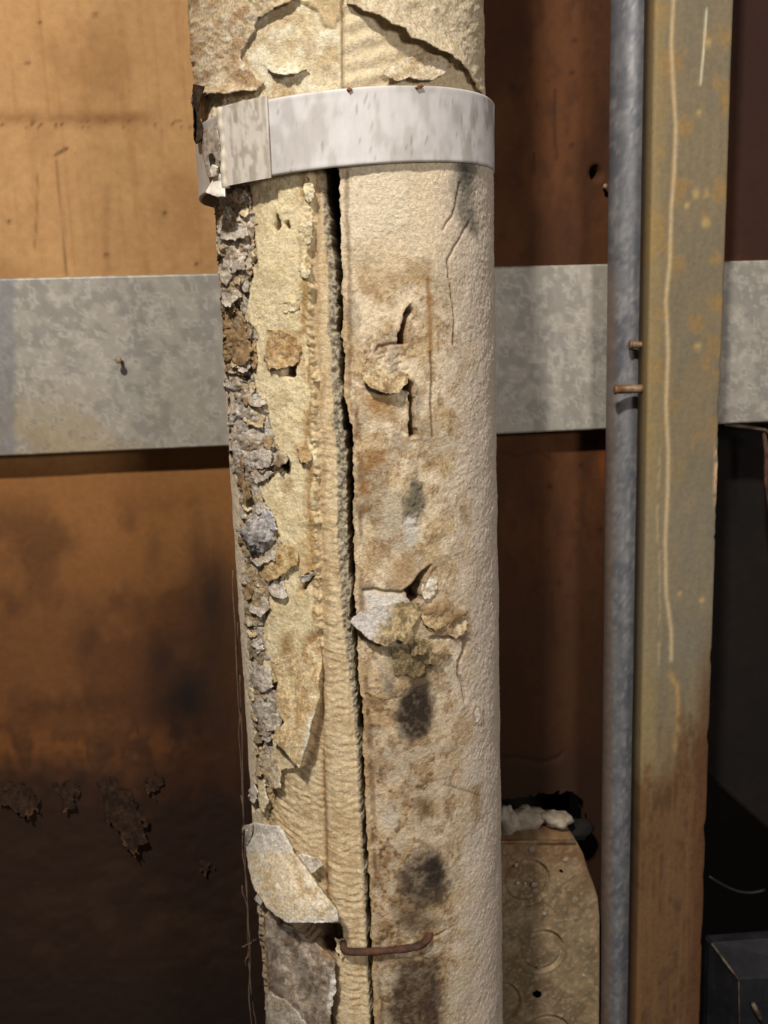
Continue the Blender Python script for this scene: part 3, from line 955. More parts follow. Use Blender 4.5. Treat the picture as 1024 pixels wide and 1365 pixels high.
# ------------------------------------------------------------------ torn sheets and flakes on the pipe
def sheet(name, pts, lift, colour, step=1.5, thick=0.0004, warp=6.0, wscale=2.4, seed=0, parent=pipe, mat='flake', label=None, rough=0.5, base=0.0, rr=R, wrap=False):
    """a torn sheet lying on the pipe: outline in the front-face frame, lift(U,V) in mm"""
    Pn = np.array(pts, float)
    us = np.arange(Pn[:, 0].min() - 8, Pn[:, 0].max() + 8, step)
    vs_ = np.arange(Pn[:, 1].min() - 8, Pn[:, 1].max() + 8, step)
    U, V = np.meshgrid(us, vs_)
    th, z = on_cyl(U, V, rr)
    A, Z = U * .26, V * .26
    wu = U + warp * 2 * (fbm(A / wscale, Z / wscale, 200 + seed, 4) - .5)
    wv = V + warp * 2 * (fbm(A / wscale, Z / wscale, 250 + seed, 4) - .5)
    sd = sdist(wu, wv, pts)
    keep = (sd[:-1, :-1] < 0) | (sd[1:, 1:] < 0)
    keep &= ((sd[:-1, :-1] < step) & (sd[1:, :-1] < step) & (sd[:-1, 1:] < step) & (sd[1:, 1:] < step))
    gy, gx = np.gradient(sd, step)
    g2 = gx ** 2 + gy ** 2 + 1e-6
    out = sd > 0
    mv = np.clip(sd / g2, 0, step * .9)
    U2 = np.where(out, U - mv * gx, U)
    V2 = np.where(out, V - mv * gy, V)
    ulo = float(np.interp(V2.mean(), [0, 465, 1365], [270, 298, 352])) + 0.5
    extra = 0
    th, z = on_cyl(np.maximum(U2, ulo), V2, rr)
    if wrap:
        th = th - np.maximum(ulo - U2, 0) / 60.0 + np.maximum(U2 - 655, 0) / 60.0
        extra = 0
    nz = rough * (fbm(A / 1.6, Z / 1.6, 300 + seed, 4) - .5) + rough * 1.6 * (fbm(A / 5, Z / 5, 310 + seed, 3) - .5)
    L = base + lift(U2, V2) + nz + extra
    if not wrap:
        ue = np.interp(V2, [0, 465, 1365], [270, 298.5, 352.5]) - 3.15 * np.clip(L, 0, 20) + 1.0
        L = L + np.maximum(ue - U2, 0) * .29      # pokes out past the silhouette
        th, z = on_cyl(np.maximum(U2, ue), V2, rr + np.clip(L, 0, 20) * .001)
    top = cyl(th, z, rr + L * .001)
    bot = cyl(th, z, rr + L * .001 - thick)
    C = colour(U2, V2, A, Z, sd)
    nr, nc = U.shape
    q = grid_quads(nr, nc)[keep.ravel()]
    if not len(q): return None
    # rim
    eds = np.concatenate([q[:, [0, 1]], q[:, [1, 2]], q[:, [2, 3]], q[:, [3, 0]]])
    key = np.sort(eds, 1)
    kk = key[:, 0].astype(np.int64) * (nr * nc) + key[:, 1]
    _, inv, cnt = np.unique(kk, return_inverse=True, return_counts=True)
    be = eds[cnt[inv] == 1]
    n = nr * nc
    rim = np.stack([be[:, 1], be[:, 0], be[:, 0] + n, be[:, 1] + n], -1)
    allq = np.concatenate([q[:, ::-1], q + n, rim[:, ::-1]])
    used, inv = np.unique(allq, return_inverse=True)
    verts = np.concatenate([top.reshape(-1, 3), bot.reshape(-1, 3)])[used]
    cols = np.concatenate([C.reshape(-1, 3)] * 2)[used]
    o = mesh_obj(name, verts, inv.reshape(-1, 4), M[mat], parent=parent, colors=cols)
    if label: o['label'] = label
    return o


def shade(base, c2, c3=None, sc=3.0, seed=0, edge=None):
    def f(U, V, A, Z, sd):
        C = np.ones(U.shape + (3,)) * lin(base)
        C = mixc(C, c2, sst(.42, .62, fbm(A / sc, Z / sc, 400 + seed, 4)) * .8)
        if c3 is not None:
            C = mixc(C, c3, sst(.5, .66, fbm(A / (sc * .4), Z / (sc * .8), 410 + seed, 4)) * .6)
        if edge is not None:
            C = mixc(C, edge, sst(-5, -1, sd) * .8)
        return C
    return f


def curl(hinge, direc, amount, length, base=0.3, power=2.0):
    hx, hy = hinge
    d = np.array(direc, float)
    d /= np.linalg.norm(d)

    def f(U, V):
        s = np.clip(((U - hx) * d[0] + (V - hy) * d[1]) / length, 0, 1.6)
        return base + amount * s ** power
    return f


def up_shift(fn):
    """the jacket above the strap sits a little left of the pipe below"""
    def f(U, V):
        th, z = on_cyl(U, V)
        return fn(U, V) - 4.0 * np.sin(th)
    return f


# jacket above the strap: two torn remnants
sheet('torn_jacket', [(215, -60), (410, -60), (401, 0), (390, 8), (375, 15), (352, 30), (346, 46), (334, 64), (329, 79), (338, 92), (349, 104), (358, 114), (349, 123), (318, 126), (287, 131), (268, 142), (215, 150)],
      up_shift(lambda U, V: 1.0 + 1.6 * np.exp(-((V - 132) / 14) ** 2) * (U < 350) + 1.8 * sst(-60, 0, -np.hypot(U - 372, V - 22))),
      shade((206, 184, 150), (176, 142, 104), (226, 212, 186), 4.5, 1), thick=.0007, warp=4, seed=1, rough=.9, wrap=True, label='tan torn jacket remnant above the strap, left')
sheet('torn_jacket', [(458, -60), (700, -60), (700, 150), (650, 124), (641, 108), (630, 97), (610, 83), (590, 71), (562, 60), (541, 52), (536, 42), (525, 40), (512, 30), (497, 22), (480, 14), (463, 4)],
      up_shift(lambda U, V: 1.0 + 3.8 * np.exp(-(np.abs((V - 8) - (U - 463) * .56) / 26) ** 2) * sst(455, 520, U) * sst(650, 600, U)),
      shade((218, 200, 168), (200, 180, 146), (232, 218, 190), 4, 2), thick=.0006, warp=3.5, seed=2, rough=.7, wrap=True, label='cream torn jacket remnant above the strap, right')
sheet('torn_jacket', [(512, 100), (530, 108), (545, 104), (560, 107), (580, 106), (592, 98), (602, 90), (612, 84), (600, 74), (570, 66), (540, 78), (515, 90)],
      up_shift(lambda U, V: .5 + 2.4 * sst(78, 108, V)),
      shade((216, 198, 166), (188, 162, 124), (236, 224, 198), 4, 3), thick=.0005, warp=3, seed=3, rough=.8, label='small lifted paper tongue above the strap')
sheet('paint_flake', [(356, 92), (370, 86), (380, 90), (396, 84), (412, 92), (400, 96), (384, 100), (366, 98)], up_shift(curl((380, 84), (0, 1), 1.8, 14, .3)), shade((238, 228, 200), (212, 192, 150), None, 2, 4), warp=3, seed=4)
sheet('paint_flake', [(258, 112), (272, 115), (267, 132), (263, 150), (270, 170), (268, 186), (262, 192), (256, 184), (253, 164), (251, 146), (255, 140)], up_shift(lambda U, V: 3.4 + 0 * U), shade((66, 50, 38), (44, 34, 28), (92, 72, 54), 3, 5), warp=1.5, seed=5, label='dark curled flake at the strap')

GREY = ((212, 201, 186), (178, 162, 142), (228, 221, 209))
BARK = ((172, 142, 102), (134, 106, 74), (196, 172, 136))
CRM = ((232, 216, 178), (202, 174, 126), (244, 234, 206))
def crust(base, c2, c3, seed):
    f0 = shade(base, c2, c3, 3.2, seed)

    def f(U, V, A, Z, sd):
        C = f0(U, V, A, Z, sd)
        ck = np.minimum(np.abs(fbm(A / 3.4, Z / 4.2, seed, 4) - .5) / .016, np.abs(fbm(A / 2.2, Z / 3, seed + 4, 4) - .5) / .014)
        return mixc(C, (104, 84, 62), np.exp(-ck ** 2) * .6)
    return f


for k, (pts, cs, lf) in enumerate((
        ([(289, 258), (325, 252), (340, 290), (338, 332), (332, 365), (320, 396), (296, 404), (287, 330)], ((206, 188, 160), (170, 144, 108), (214, 206, 194)), .25),
        ([(297, 500), (328, 506), (346, 530), (364, 575), (380, 614), (352, 640), (345, 662), (318, 672), (305, 600)], ((200, 190, 178), (164, 142, 112), (220, 212, 200)), .2),
        ([(316, 668), (345, 660), (366, 700), (374, 738), (388, 756), (358, 790), (352, 832), (328, 834), (320, 740)], ((200, 180, 146), (158, 128, 90), (206, 198, 188)), .2),
        ([(327, 835), (352, 838), (362, 900), (374, 960), (352, 988), (334, 962)], ((196, 184, 168), (158, 138, 112), (212, 202, 188)), .2),
        ([(293, 412), (322, 418), (338, 452), (342, 476), (322, 500), (299, 498)], ((176, 146, 106), (138, 110, 76), (196, 174, 140)), .2))):
    sheet('bark_crust', pts, (lambda a: (lambda U, V: a + 0 * U))(lf), crust(*cs, 440 + k), step=1.3, warp=7, wscale=2.6, seed=440 + k, rough=1.9, thick=.0007)
FL = [
    ([(297, 288), (311, 294), (327, 302), (332, 314), (319, 320), (307, 320), (292, 318), (290, 308)], GREY, (311, 290), (.3, 1), 2.2, 26),
    ([(307, 322), (323, 325), (329, 341), (325, 347), (329, 361), (315, 361), (309, 366), (306, 351)], GREY, (314, 324), (.5, 1), 2.6, 36),
    ([(289, 322), (303, 323), (306, 337), (307, 353), (311, 368), (303, 380), (291, 374)], GREY, (297, 330), (.1, 1), 1.6, 45),
    ([(297, 384), (311, 372), (314, 390), (315, 400), (305, 409), (293, 405)], GREY, (305, 375), (0, 1), 3.0, 30),
    ([(295, 417), (321, 425), (331, 452), (336, 466), (330, 480), (318, 488), (301, 474)], BARK, (300, 420), (.8, .6), 2.0, 60),
    ([(326, 464), (340, 460), (338, 476), (328, 497), (317, 497), (320, 480)], GREY, (330, 462), (-.2, 1), 3.0, 34),
    ([(358, 439), (377, 441), (393, 445), (401, 462), (399, 482), (389, 487), (377, 491), (358, 493), (352, 476), (356, 456)], ((196, 164, 116), (166, 130, 84), (216, 196, 160)), (378, 440), (0, 1), 2.2, 50),
    ([(331, 529), (346, 527), (353, 537), (344, 542), (333, 540)], GREY, (340, 528), (.2, 1), 2.2, 13),
    ([(326, 545), (345, 542), (352, 556), (350, 570), (330, 566), (322, 556)], CRM, (336, 542), (.5, 1), 1.5, 26),
    ([(323, 574), (348, 568), (362, 587), (354, 595), (362, 607), (360, 621), (342, 626), (323, 607), (317, 587)], GREY, (330, 575), (.8, .6), 2.4, 50),
    ([(350, 603), (370, 605), (383, 607), (380, 619), (364, 622), (352, 613)], ((176, 160, 134), (120, 100, 76), (206, 194, 172)), (360, 602), (.5, .8), 3.2, 22),
    ([(335, 628), (366, 629), (356, 640), (337, 645)], GREY, (338, 630), (.4, 1), 2.0, 22),
    ([(313, 600), (322, 612), (326, 640), (336, 660), (326, 672), (316, 640)], BARK, (312, 610), (1, .3), 1.2, 20),
    ([(346, 664), (358, 675), (366, 697), (369, 708), (358, 706), (341, 685)], ((206, 202, 204), (176, 172, 176), (222, 220, 220)), (344, 672), (.9, .5), 2.6, 34),
    ([(329, 732), (366, 734), (364, 748), (341, 755), (332, 748)], GREY, (345, 734), (0, 1), 2.2, 20),
    ([(366, 726), (386, 728), (397, 738), (396, 750), (374, 769), (360, 776), (345, 766), (352, 748)], ((206, 178, 128), (172, 138, 88), (228, 208, 168)), (356, 730), (.7, .8), 3.2, 48),
    ([(351, 782), (366, 774), (379, 775), (382, 796), (370, 800), (356, 788)], GREY, (360, 775), (.5, .9), 2.6, 28),
    ([(333, 799), (352, 792), (359, 810), (346, 823), (331, 812)], GREY, (338, 795), (.4, 1), 2.8, 28),
    ([(318, 764), (334, 772), (338, 790), (330, 800), (322, 786)], BARK, (322, 768), (.6, .8), 1.6, 30),
    ([(399, 779), (402, 768), (412, 764), (424, 764), (410, 774)], ((228, 222, 212), (196, 180, 156), None), (412, 780), (.2, -1), 2.4, 16),
    ([(336, 882), (352, 878), (360, 896), (362, 916), (350, 926), (340, 912)], GREY, (338, 884), (.5, .9), 1.6, 40),
    ([(352, 925), (366, 930), (376, 955), (372, 976), (356, 975), (346, 950)], GREY, (352, 925), (.3, 1), 1.4, 44),
    ([(334, 840), (345, 848), (352, 866), (342, 872), (334, 858)], GREY, (336, 842), (.5, .8), 1.4, 30),
    ([(404, 246), (414, 240), (418, 256), (416, 270), (408, 268)], CRM, (406, 250), (1, .2), 1.2, 12),
    ([(398, 300), (414, 290), (418, 316), (410, 328), (400, 318)], CRM, (398, 306), (1, .2), 1.4, 20),
    ([(394, 352), (410, 340), (415, 366), (404, 372)], CRM, (394, 352), (1, .3), 1.4, 20),
    ([(372, 404), (398, 400), (400, 412), (380, 418)], CRM, (380, 400), (0, 1), .7, 18),
    ([(394, 596), (408, 592), (416, 606), (410, 620), (400, 614)], ((190, 156, 106), (160, 126, 80), (214, 190, 150)), (402, 594), (.3, 1), 1.8, 24),
    ([(352, 1006), (366, 1010), (374, 1030), (372, 1052), (360, 1054), (352, 1036)], ((206, 190, 160), (170, 144, 108), (228, 216, 190)), (354, 1010), (.5, .8), 1.8, 42),
    ([(342, 1034), (352, 1040), (358, 1070), (350, 1084), (343, 1066)], CRM, (344, 1040), (.4, .9), 1.4, 40),
    ([(446, 1250), (458, 1252), (462, 1270), (454, 1279), (448, 1268)], CRM, (448, 1252), (.4, 1), 1.4, 26),
]
for i, (pts, cs, hg, dr, am, ln) in enumerate(FL):
    left_margin = pts[0][0] < 395 and pts[0][1] > 280
    sheet('paint_flake', pts, curl(hg, dr, am * .75, ln, .25 if left_margin else .4), shade(cs[0], cs[1], cs[2], 2.2, i + 20), step=1.2, warp=4.2, wscale=1.5, seed=20 + i, rough=1.3, thick=.0005)
rnd = random.Random(11)
for i in range(44):
    v = rnd.uniform(262, 1060)
    ue = float(np.interp(v, [0, 465, 1365], [270, 298, 352]))
    um = float(pl(MARG, np.float64(v)))
    u = ue + 8 + (max(um - ue, 26) - 6) * rnd.random() ** 1.2
    r1, r2 = rnd.uniform(3.5, 8), rnd.uniform(4, 11)
    pts = [(u + r1 * math.cos(a) * rnd.uniform(.7, 1.2), v + r2 * math.sin(a) * rnd.uniform(.7, 1.2)) for a in [k * math.pi / 3.5 for k in range(7)]]
    cs = rnd.choice([GREY, BARK, CRM, ((190, 168, 134), (150, 126, 94), (214, 200, 176)), ((158, 138, 110), (122, 102, 78), (184, 168, 144))])
    sheet('paint_flake', pts, curl((u, v - r2), (rnd.uniform(-.4, .8), 1), rnd.uniform(.6, 1.7), 2 * r2, .3), shade(cs[0], cs[1], cs[2], 1.8, i + 90), step=1.2, warp=2.6, wscale=1.2, seed=100 + i, rough=1.0, thick=.0004)

# the long pointed flap, the paper flake across the joint, the big curled slab, the bark-like sheet
sheet('hanging_flap', [(360, 880), (403, 868), (424, 850), (430, 880), (424, 916), (426, 930), (418, 952), (412, 979), (399, 1026), (381, 1005), (360, 984), (379, 963), (367, 942), (370, 909)],
      lambda U, V: .4 + 5.0 * sst(890, 1015, V) + 2.4 * sst(385, 425, U) * sst(860, 920, V),
      lambda U, V, A, Z, sd: mixc(shade((222, 196, 150), (190, 156, 108), (238, 220, 184), 2.6, 61)(U, V, A, Z, sd), (240, 230, 210), sst(-7, -1, sd) * sst(940, 960, V) * sst(398, 406, U)),
      step=1.2, warp=2.2, seed=61, rough=.8, thick=.0008, label='long pointed flap of tan jacket hanging free')
sheet('lifted_flake', [(466, 829), (478, 816), (500, 808), (522, 806), (548, 802), (566, 806), (560, 822), (548, 836), (552, 850), (540, 860), (528, 854), (514, 863), (500, 856), (488, 850), (478, 842)],
      lambda U, V: .7 + 3.4 * sst(812, 858, V) + 1.0 * sst(500, 466, U),
      lambda U, V, A, Z, sd: mixc(shade((178, 156, 116), (120, 104, 72), (206, 188, 150), 2.2, 62)(U, V, A, Z, sd), (204, 196, 188), sst(524, 500, U + .5 * (V - 830) + 20 * (fbm(A / 2, Z / 2, 66, 4) - .5))),
      step=1.2, warp=3, seed=62, rough=1.0, thick=.0007, label='grey-white paper flake lifted across the joint')
sheet('lifted_flake', [(482, 496), (490, 488), (500, 492), (516, 500), (534, 494), (544, 500), (543, 510), (534, 522), (520, 525), (506, 522), (494, 517), (484, 509)],
      lambda U, V: .5 + 3.2 * sst(492, 523, V), shade((200, 176, 134), (138, 112, 78), (222, 206, 172), 1.8, 63), step=1.2, warp=2.6, seed=63, rough=1.0, thick=.0006, label='crazed paper flake below the long crack')
sheet('lifted_flake', [(520, 862), (548, 858), (580, 862), (590, 880), (566, 884), (566, 896), (552, 906), (540, 900), (526, 902), (524, 880)],
      lambda U, V: .15 + .7 * sst(870, 905, V), shade((130, 112, 80), (92, 78, 54), (160, 140, 104), 1.8, 64), step=1.3, warp=3, seed=64, rough=.9, thick=.0005, label='mouldy brown paper scrap under the tear')
for k, (pts, am, cc) in enumerate((
        ([(556, 812), (572, 800), (590, 806), (586, 820), (596, 834), (580, 842), (566, 832)], 2.0, ((190, 166, 124), (140, 116, 82), (214, 196, 160))),
        ([(590, 818), (606, 812), (622, 822), (624, 842), (606, 850), (594, 840)], 1.6, ((206, 184, 146), (160, 132, 92), (224, 208, 178))),
        ([(540, 856), (558, 850), (574, 856), (570, 870), (552, 876)], 2.2, ((150, 130, 94), (110, 92, 64), (180, 160, 124))),
        ([(560, 872), (590, 868), (604, 874), (588, 886), (566, 886)], 1.4, ((124, 106, 78), (92, 78, 56), (156, 138, 108))),
        ([(562, 784), (574, 768), (584, 776), (580, 794), (566, 800)], 1.2, ((232, 224, 208), (206, 190, 162), None)))):
    y0_ = min(p[1] for p in pts)
    sheet('paper_scrap', pts, curl((pts[0][0], y0_), (.15, 1), am, max(p[1] for p in pts) - y0_, .2), shade(cc[0], cc[1], cc[2], 1.8, 180 + k), step=1.1, warp=3.2, wscale=1.5, seed=180 + k, rough=1.4, thick=.0005)
sheet('white_chip', [(633, 942), (640, 944), (641, 958), (636, 964), (633, 954)], lambda U, V: .5 + 0 * U, shade((238, 230, 216), (200, 180, 150), None, 1, 65), step=.9, warp=1, seed=65)


def slab_lift(U, V):
    # an arched slab whose lower end stands well clear of the pipe
    c = 352 + (V - 1100) * .45
    return .8 + 9.5 * sst(1090, 1240, V) + 2.6 * np.cos(np.clip((U - c) / 50, -1.5, 1.5))


sheet('curled_slab', [(320, 1107), (337, 1097), (352, 1100), (370, 1103), (380, 1118), (389, 1136), (400, 1150), (411, 1166), (430, 1192), (448, 1214), (450, 1229), (422, 1230), (382, 1231), (366, 1220), (354, 1209), (340, 1188), (330, 1158), (327, 1129)],
      slab_lift,
      lambda U, V, A, Z, sd: mixc(shade((232, 214, 182), (208, 182, 142), (242, 232, 212), 4, 71)(U, V, A, Z, sd), (226, 220, 210), np.maximum(sst(1142, 1128, V + 12 * (fbm(A / 2, Z / 2, 72, 3) - .5)) * .8, sst(-9, -2, sd) * sst(1200, 1222, V) * .85)),
      step=1.2, warp=2.0, seed=71, rough=.7, thick=.0017, label='thick pale slab of jacket curling off the pipe')
sheet('curled_slab', [(392, 1140), (400, 1138), (412, 1142), (424, 1144), (428, 1154), (420, 1162), (408, 1166), (398, 1152)], lambda U, V: 2.4 + 1.2 * sst(395, 425, U), shade((238, 230, 216), (206, 190, 162), None, 2, 73), step=1.1, warp=2, seed=73, thick=.001)
sheet('curled_slab', [(318, 1106), (326, 1100), (336, 1100), (334, 1114), (330, 1128), (324, 1124)], lambda U, V: 4.6 + 0 * U, shade((196, 186, 172), (150, 138, 124), (226, 218, 206), 2, 74), step=1.1, warp=1.2, seed=74, thick=.0008)
sheet('bark_sheet', [(352, 1222), (385, 1236), (428, 1262), (446, 1282), (448, 1312), (440, 1350), (438, 1430), (380, 1420), (362, 1340), (356, 1270)],
      lambda U, V: 1.2 + 3.0 * sst(385, 446, U) * sst(1225, 1290, V) + .9 * np.sin((U - .55 * V) / 7.0) * sst(.35, .6, fbm(U / 40, V / 40, 77, 2)),
      lambda U, V, A, Z, sd: mixc(mixc(shade((168, 152, 134), (124, 106, 88), (190, 178, 162), 3, 75)(U, V, A, Z, sd), (232, 226, 214), sst(-9, -3, sd) * sst(430, 437, U) * sst(1290, 1305, V) * sst(1352, 1340, V)), (170, 128, 78), sst(420, 434, U) * sst(1290, 1270, V) * .6),
      step=1.3, warp=3, seed=75, rough=1.1, thick=.0009, label='dark bark-like sheet below the curled slab')
sheet('bark_sheet', [(356, 1322), (380, 1334), (398, 1352), (412, 1372), (412, 1430), (352, 1430)], lambda U, V: 3.2 + 1.2 * sst(1390, 1330, V), shade((196, 184, 166), (160, 142, 120), (216, 206, 190), 3, 76), step=1.3, warp=2.5, seed=76, rough=.9, thick=.0008)
# little white points on the left silhouette
for k, (a, b) in enumerate(((336, 1052), (343, 1196), (334, 1060))):
    sheet('white_chip', [(a - 6, b + 2), (a + 2, b - 6), (a + 8, b + 4), (a + 4, b + 12)], lambda U, V: 1.5 + 0 * U, shade((232, 224, 210), (206, 192, 168), None, 1, 80 + k), step=.9, warp=.8, seed=80 + k)

# grey fibre wad wedged in the peeling edge
def wad(px, py, rx, ry, lift, seed):
    n, m_ = 44, 30
    V_, C_ = [], []
    aa, bb = np.meshgrid(np.linspace(0, 2 * math.pi, n, endpoint=False), np.linspace(-math.pi / 2, math.pi / 2, m_))
    k = 1 + .5 * (fbm(np.cos(aa) * np.cos(bb) * 2 + 7, np.sin(bb) * 2.4 + np.sin(aa), seed, 5) - .5) + .45 * (fbm(np.cos(aa) * 9 + 20, bb * 9, seed + 5, 4) - .5)
    du, dv = np.cos(bb) * np.cos(aa) * rx * k, np.sin(bb) * ry * k
    dn = np.cos(bb) * np.sin(aa) * 4.2 * k
    th, z = on_cyl(px + du, py + dv)
    P = cyl(th, z, R + (lift + dn) * .001)
    C = mixc(np.ones(aa.shape + (3,)) * lin((184, 178, 174)), (128, 120, 112), sst(.42, .6, fbm(du / 3, dv / 3, seed + 9, 4)) * .9)
    C = mixc(C, (214, 210, 206), sst(.55, .68, fbm(du / 2, dv / 2, seed + 11, 4)) * .7)
    o = mesh_obj('fibre_wad', P, grid_quads(m_, n, wrap=True), M['flake'], parent=pipe, colors=C)
    o['label'] = 'grey fuzzy wad of fibre'


wad(347, 712, 19, 26, .2, 500)

# ------------------------------------------------------------------ metal strap round the pipe
tp = np.array([(300, 144), (335, 137), (370, 131), (406, 125), (467, 117), (538, 112), (603, 115), (640, 126)], float)
bt = np.array([(304, 247), (340, 240), (370, 234), (415, 226), (450, 220), (538, 213), (608, 213), (645, 220)], float)


def ringfit(pts):
    th, z = on_cyl(pts[:, 0], pts[:, 1], R + .0034, -.0026)
    A = np.stack([np.ones(len(th)), np.sin(th), np.cos(th)], -1)
    return np.linalg.lstsq(A, z, rcond=None)[0]


ct, cbm = ringfit(tp), ringfit(bt)
mid = (ct + cbm) / 2
print('strap fit', ct, cbm)
ct = mid + np.array([(ct - cbm)[0] / 2 + 0 * ct[1], 0, 0]) + np.array([(ct - cbm)[2] / 2 * .8, 0, 0])
cbm = 2 * mid - ct


def rstrap(th):
    return R + .0032 - .0026 * np.sin(th)


def zring(c, th):
    return c[0] + c[1] * np.sin(th) + c[2] * np.cos(th)


def strap_colour(U, V, Q, th):
    A, Z = th * 55, Q[..., 2]
    n1 = fbm(A / 5, Z / 9, 601, 5)
    n2 = fbm(A / 1.0, Z / 4, 602, 4)
    C = np.ones(U.shape + (3,)) * lin((206, 202, 200))
    C = mixc(C, (178, 172, 166), sst(.45, .66, n1) * .7)
    C = mixc(C, (120, 104, 88), sst(.74, .80, n2) * .5)
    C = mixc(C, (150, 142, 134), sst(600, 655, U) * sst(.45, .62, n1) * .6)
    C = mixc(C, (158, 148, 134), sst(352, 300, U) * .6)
    return C


strap = empty('pipe_strap', (float(AX[0]), float(AX[1]), float(mid[0])))
tag(strap, 'bright metal strap with folded clip wrapped around the peeling pipe', 'metal strap')
ths = np.concatenate([np.linspace(-math.pi, -1.9, 14)[:-1], np.arange(-1.9, 1.9, .012), np.linspace(1.9, math.pi, 14)])
ws = [(0.0, -.0003), (0.012, 0), (.03, 0.00008)] + [(k / 16, 0) for k in range(1, 16)] + [(.97, .00008), (.988, 0), (1.0, -.0003)]
outer = np.array(ws)
prof = np.concatenate([outer, [(1.0, -.0009), (0.0, -.0009)]])
TH = np.broadcast_to(ths[:, None], (len(ths), len(prof)))
S = np.broadcast_to(prof[:, 0], TH.shape)
O = np.broadcast_to(prof[:, 1], TH.shape)
Zs = zring(cbm, TH) * (1 - S) + zring(ct, TH) * S
dent = .0005 * (fbm(TH * 55 / 14, Zs * 1000 / 14, 603, 3) - .5)
P = cyl(TH, Zs, rstrap(TH) + O + dent)
U, V = proj(P)
mesh_obj('band', P, grid_quads(*TH.shape, wrap=True), M['strap'], parent=strap, colors=strap_colour(U, V, P * 1000, TH))

# clip: plate, rolled left edge; swept between the strap's two edges
def th_at(px, py):
    t, z = on_cyl(np.array([px], float), np.array([py], float), R + .0072)
    return float(t[0])


tR, tL = th_at(355, 190), th_at(299, 195)
cp = []
for k in range(22):
    s = k / 21
    cp.append((tR + (tL - tR) * s, .0011 + .0012 * s ** 2))
cp = np.array(cp)
inn = cp.copy()
dd = np.gradient(cp * np.array([R, 1]), axis=0)
nn = np.stack([-dd[:, 1], dd[:, 0]], -1)
nn /= np.linalg.norm(nn, axis=1)[:, None] + 1e-9
full = np.concatenate([cp, (inn * np.array([R, 1]) + nn * .00055)[::-1] / np.array([R, 1])])
hs = np.linspace(-.035, 1.04, 40)
TH = np.broadcast_to(full[:, 0], (len(hs), len(full)))
O = np.broadcast_to(full[:, 1], TH.shape)
S = np.broadcast_to(hs[:, None], TH.shape)
Zs = zring(cbm, TH) * (1 - S) + zring(ct, TH) * S
P = cyl(TH, Zs, rstrap(TH) + O + .0003 * (fbm(TH * 20, S * 4, 611, 3) - .5))
U, V = proj(P)
n = fbm(TH * 55 / 1.2, Zs * 1000 / 7, 612, 4)
C = mixc(np.ones(TH.shape + (3,)) * lin((206, 198, 186)), (158, 148, 132), sst(.42, .6, n) * .75)
C = mixc(C, (130, 116, 98), sst(.60, .74, fbm(TH * 40, Zs * 260, 613, 5)) * .5)
clip = mesh_obj('clip', P, grid_quads(*TH.shape, wrap=True), M['strap'], parent=strap, colors=C)
clip['label'] = 'folded clip plate with rolled edge'
hr = np.linspace(-.06, 1.03, 40)
rl = [cyl(np.float64(tL - .010), np.float64((zring(cbm, tL) * (1 - a) + zring(ct, tL) * a)), np.float64(rstrap(tL) + .0021 + .0003 * math.sin(a * 9))) for a in hr]
roll = tube('rolled_edge', rl, [.0013 * (1 + .12 * math.sin(k * .9)) for k in range(len(rl))], M['strap'], clip, n=12)
roll.location = (0, 0, 0)
roll.data.transform(Matrix.Translation(-Vector(strap.location)))
at_ = roll.data.color_attributes.new('Col', 'FLOAT_COLOR', 'POINT')
at_.data.foreach_set('color', np.tile(np.append(lin((196, 186, 170)), 1.0), len(roll.data.vertices)).astype(np.float32))
sp = lambda *a, **k: sheet(*a, parent=strap, mat='strap', rr=R, **k)
st = lambda ex: (lambda U, V: 3.4 - 2.6 * np.sin(on_cyl(U, V)[0]) + ex)
sp('crimped_tab', [(273, 257), (283, 240), (290, 230), (298, 236), (299, 262), (288, 262)], lambda U, V: st(.9)(U, V) + 3.0 * sst(240, 260, V), shade((236, 230, 220), (206, 198, 186), None, 2, 90), step=1.0, warp=.8, seed=90, rough=.4, thick=.0006, label='bright bent tab end')
sp('strap_tail', [(266, 176), (280, 168), (289, 160), (293, 200), (291, 228), (284, 236), (277, 236), (270, 206)], st(.8), shade((168, 156, 140), (128, 114, 98), (190, 182, 170), 2, 91), step=1.1, warp=1.2, seed=91, rough=.4, thick=.0006)
sp('crimped_tab', [(279, 228), (283, 219), (289, 222), (288, 233), (282, 236)], lambda U, V: st(2.2)(U, V), shade((226, 218, 204), (186, 174, 156), None, 2, 92), step=.9, warp=.8, seed=92, rough=.6, thick=.0008)
sp('slot', [(278, 206), (282, 203), (286, 210), (285, 220), (280, 222)], st(1.5), shade((50, 40, 32), (34, 28, 24), None, 2, 93), step=.9, warp=1, seed=93, thick=.0003)
for k, (a, b) in enumerate(((466, 119), (558, 116), (562, 115))):
    sp('rust_speck', [(a - 4, b), (a, b - 3), (a + 4, b), (a, b + 3)], st(.6), shade((128, 66, 34), (90, 46, 26), None, 1, 95 + k), step=.8, warp=.8, seed=95 + k, thick=.0006)

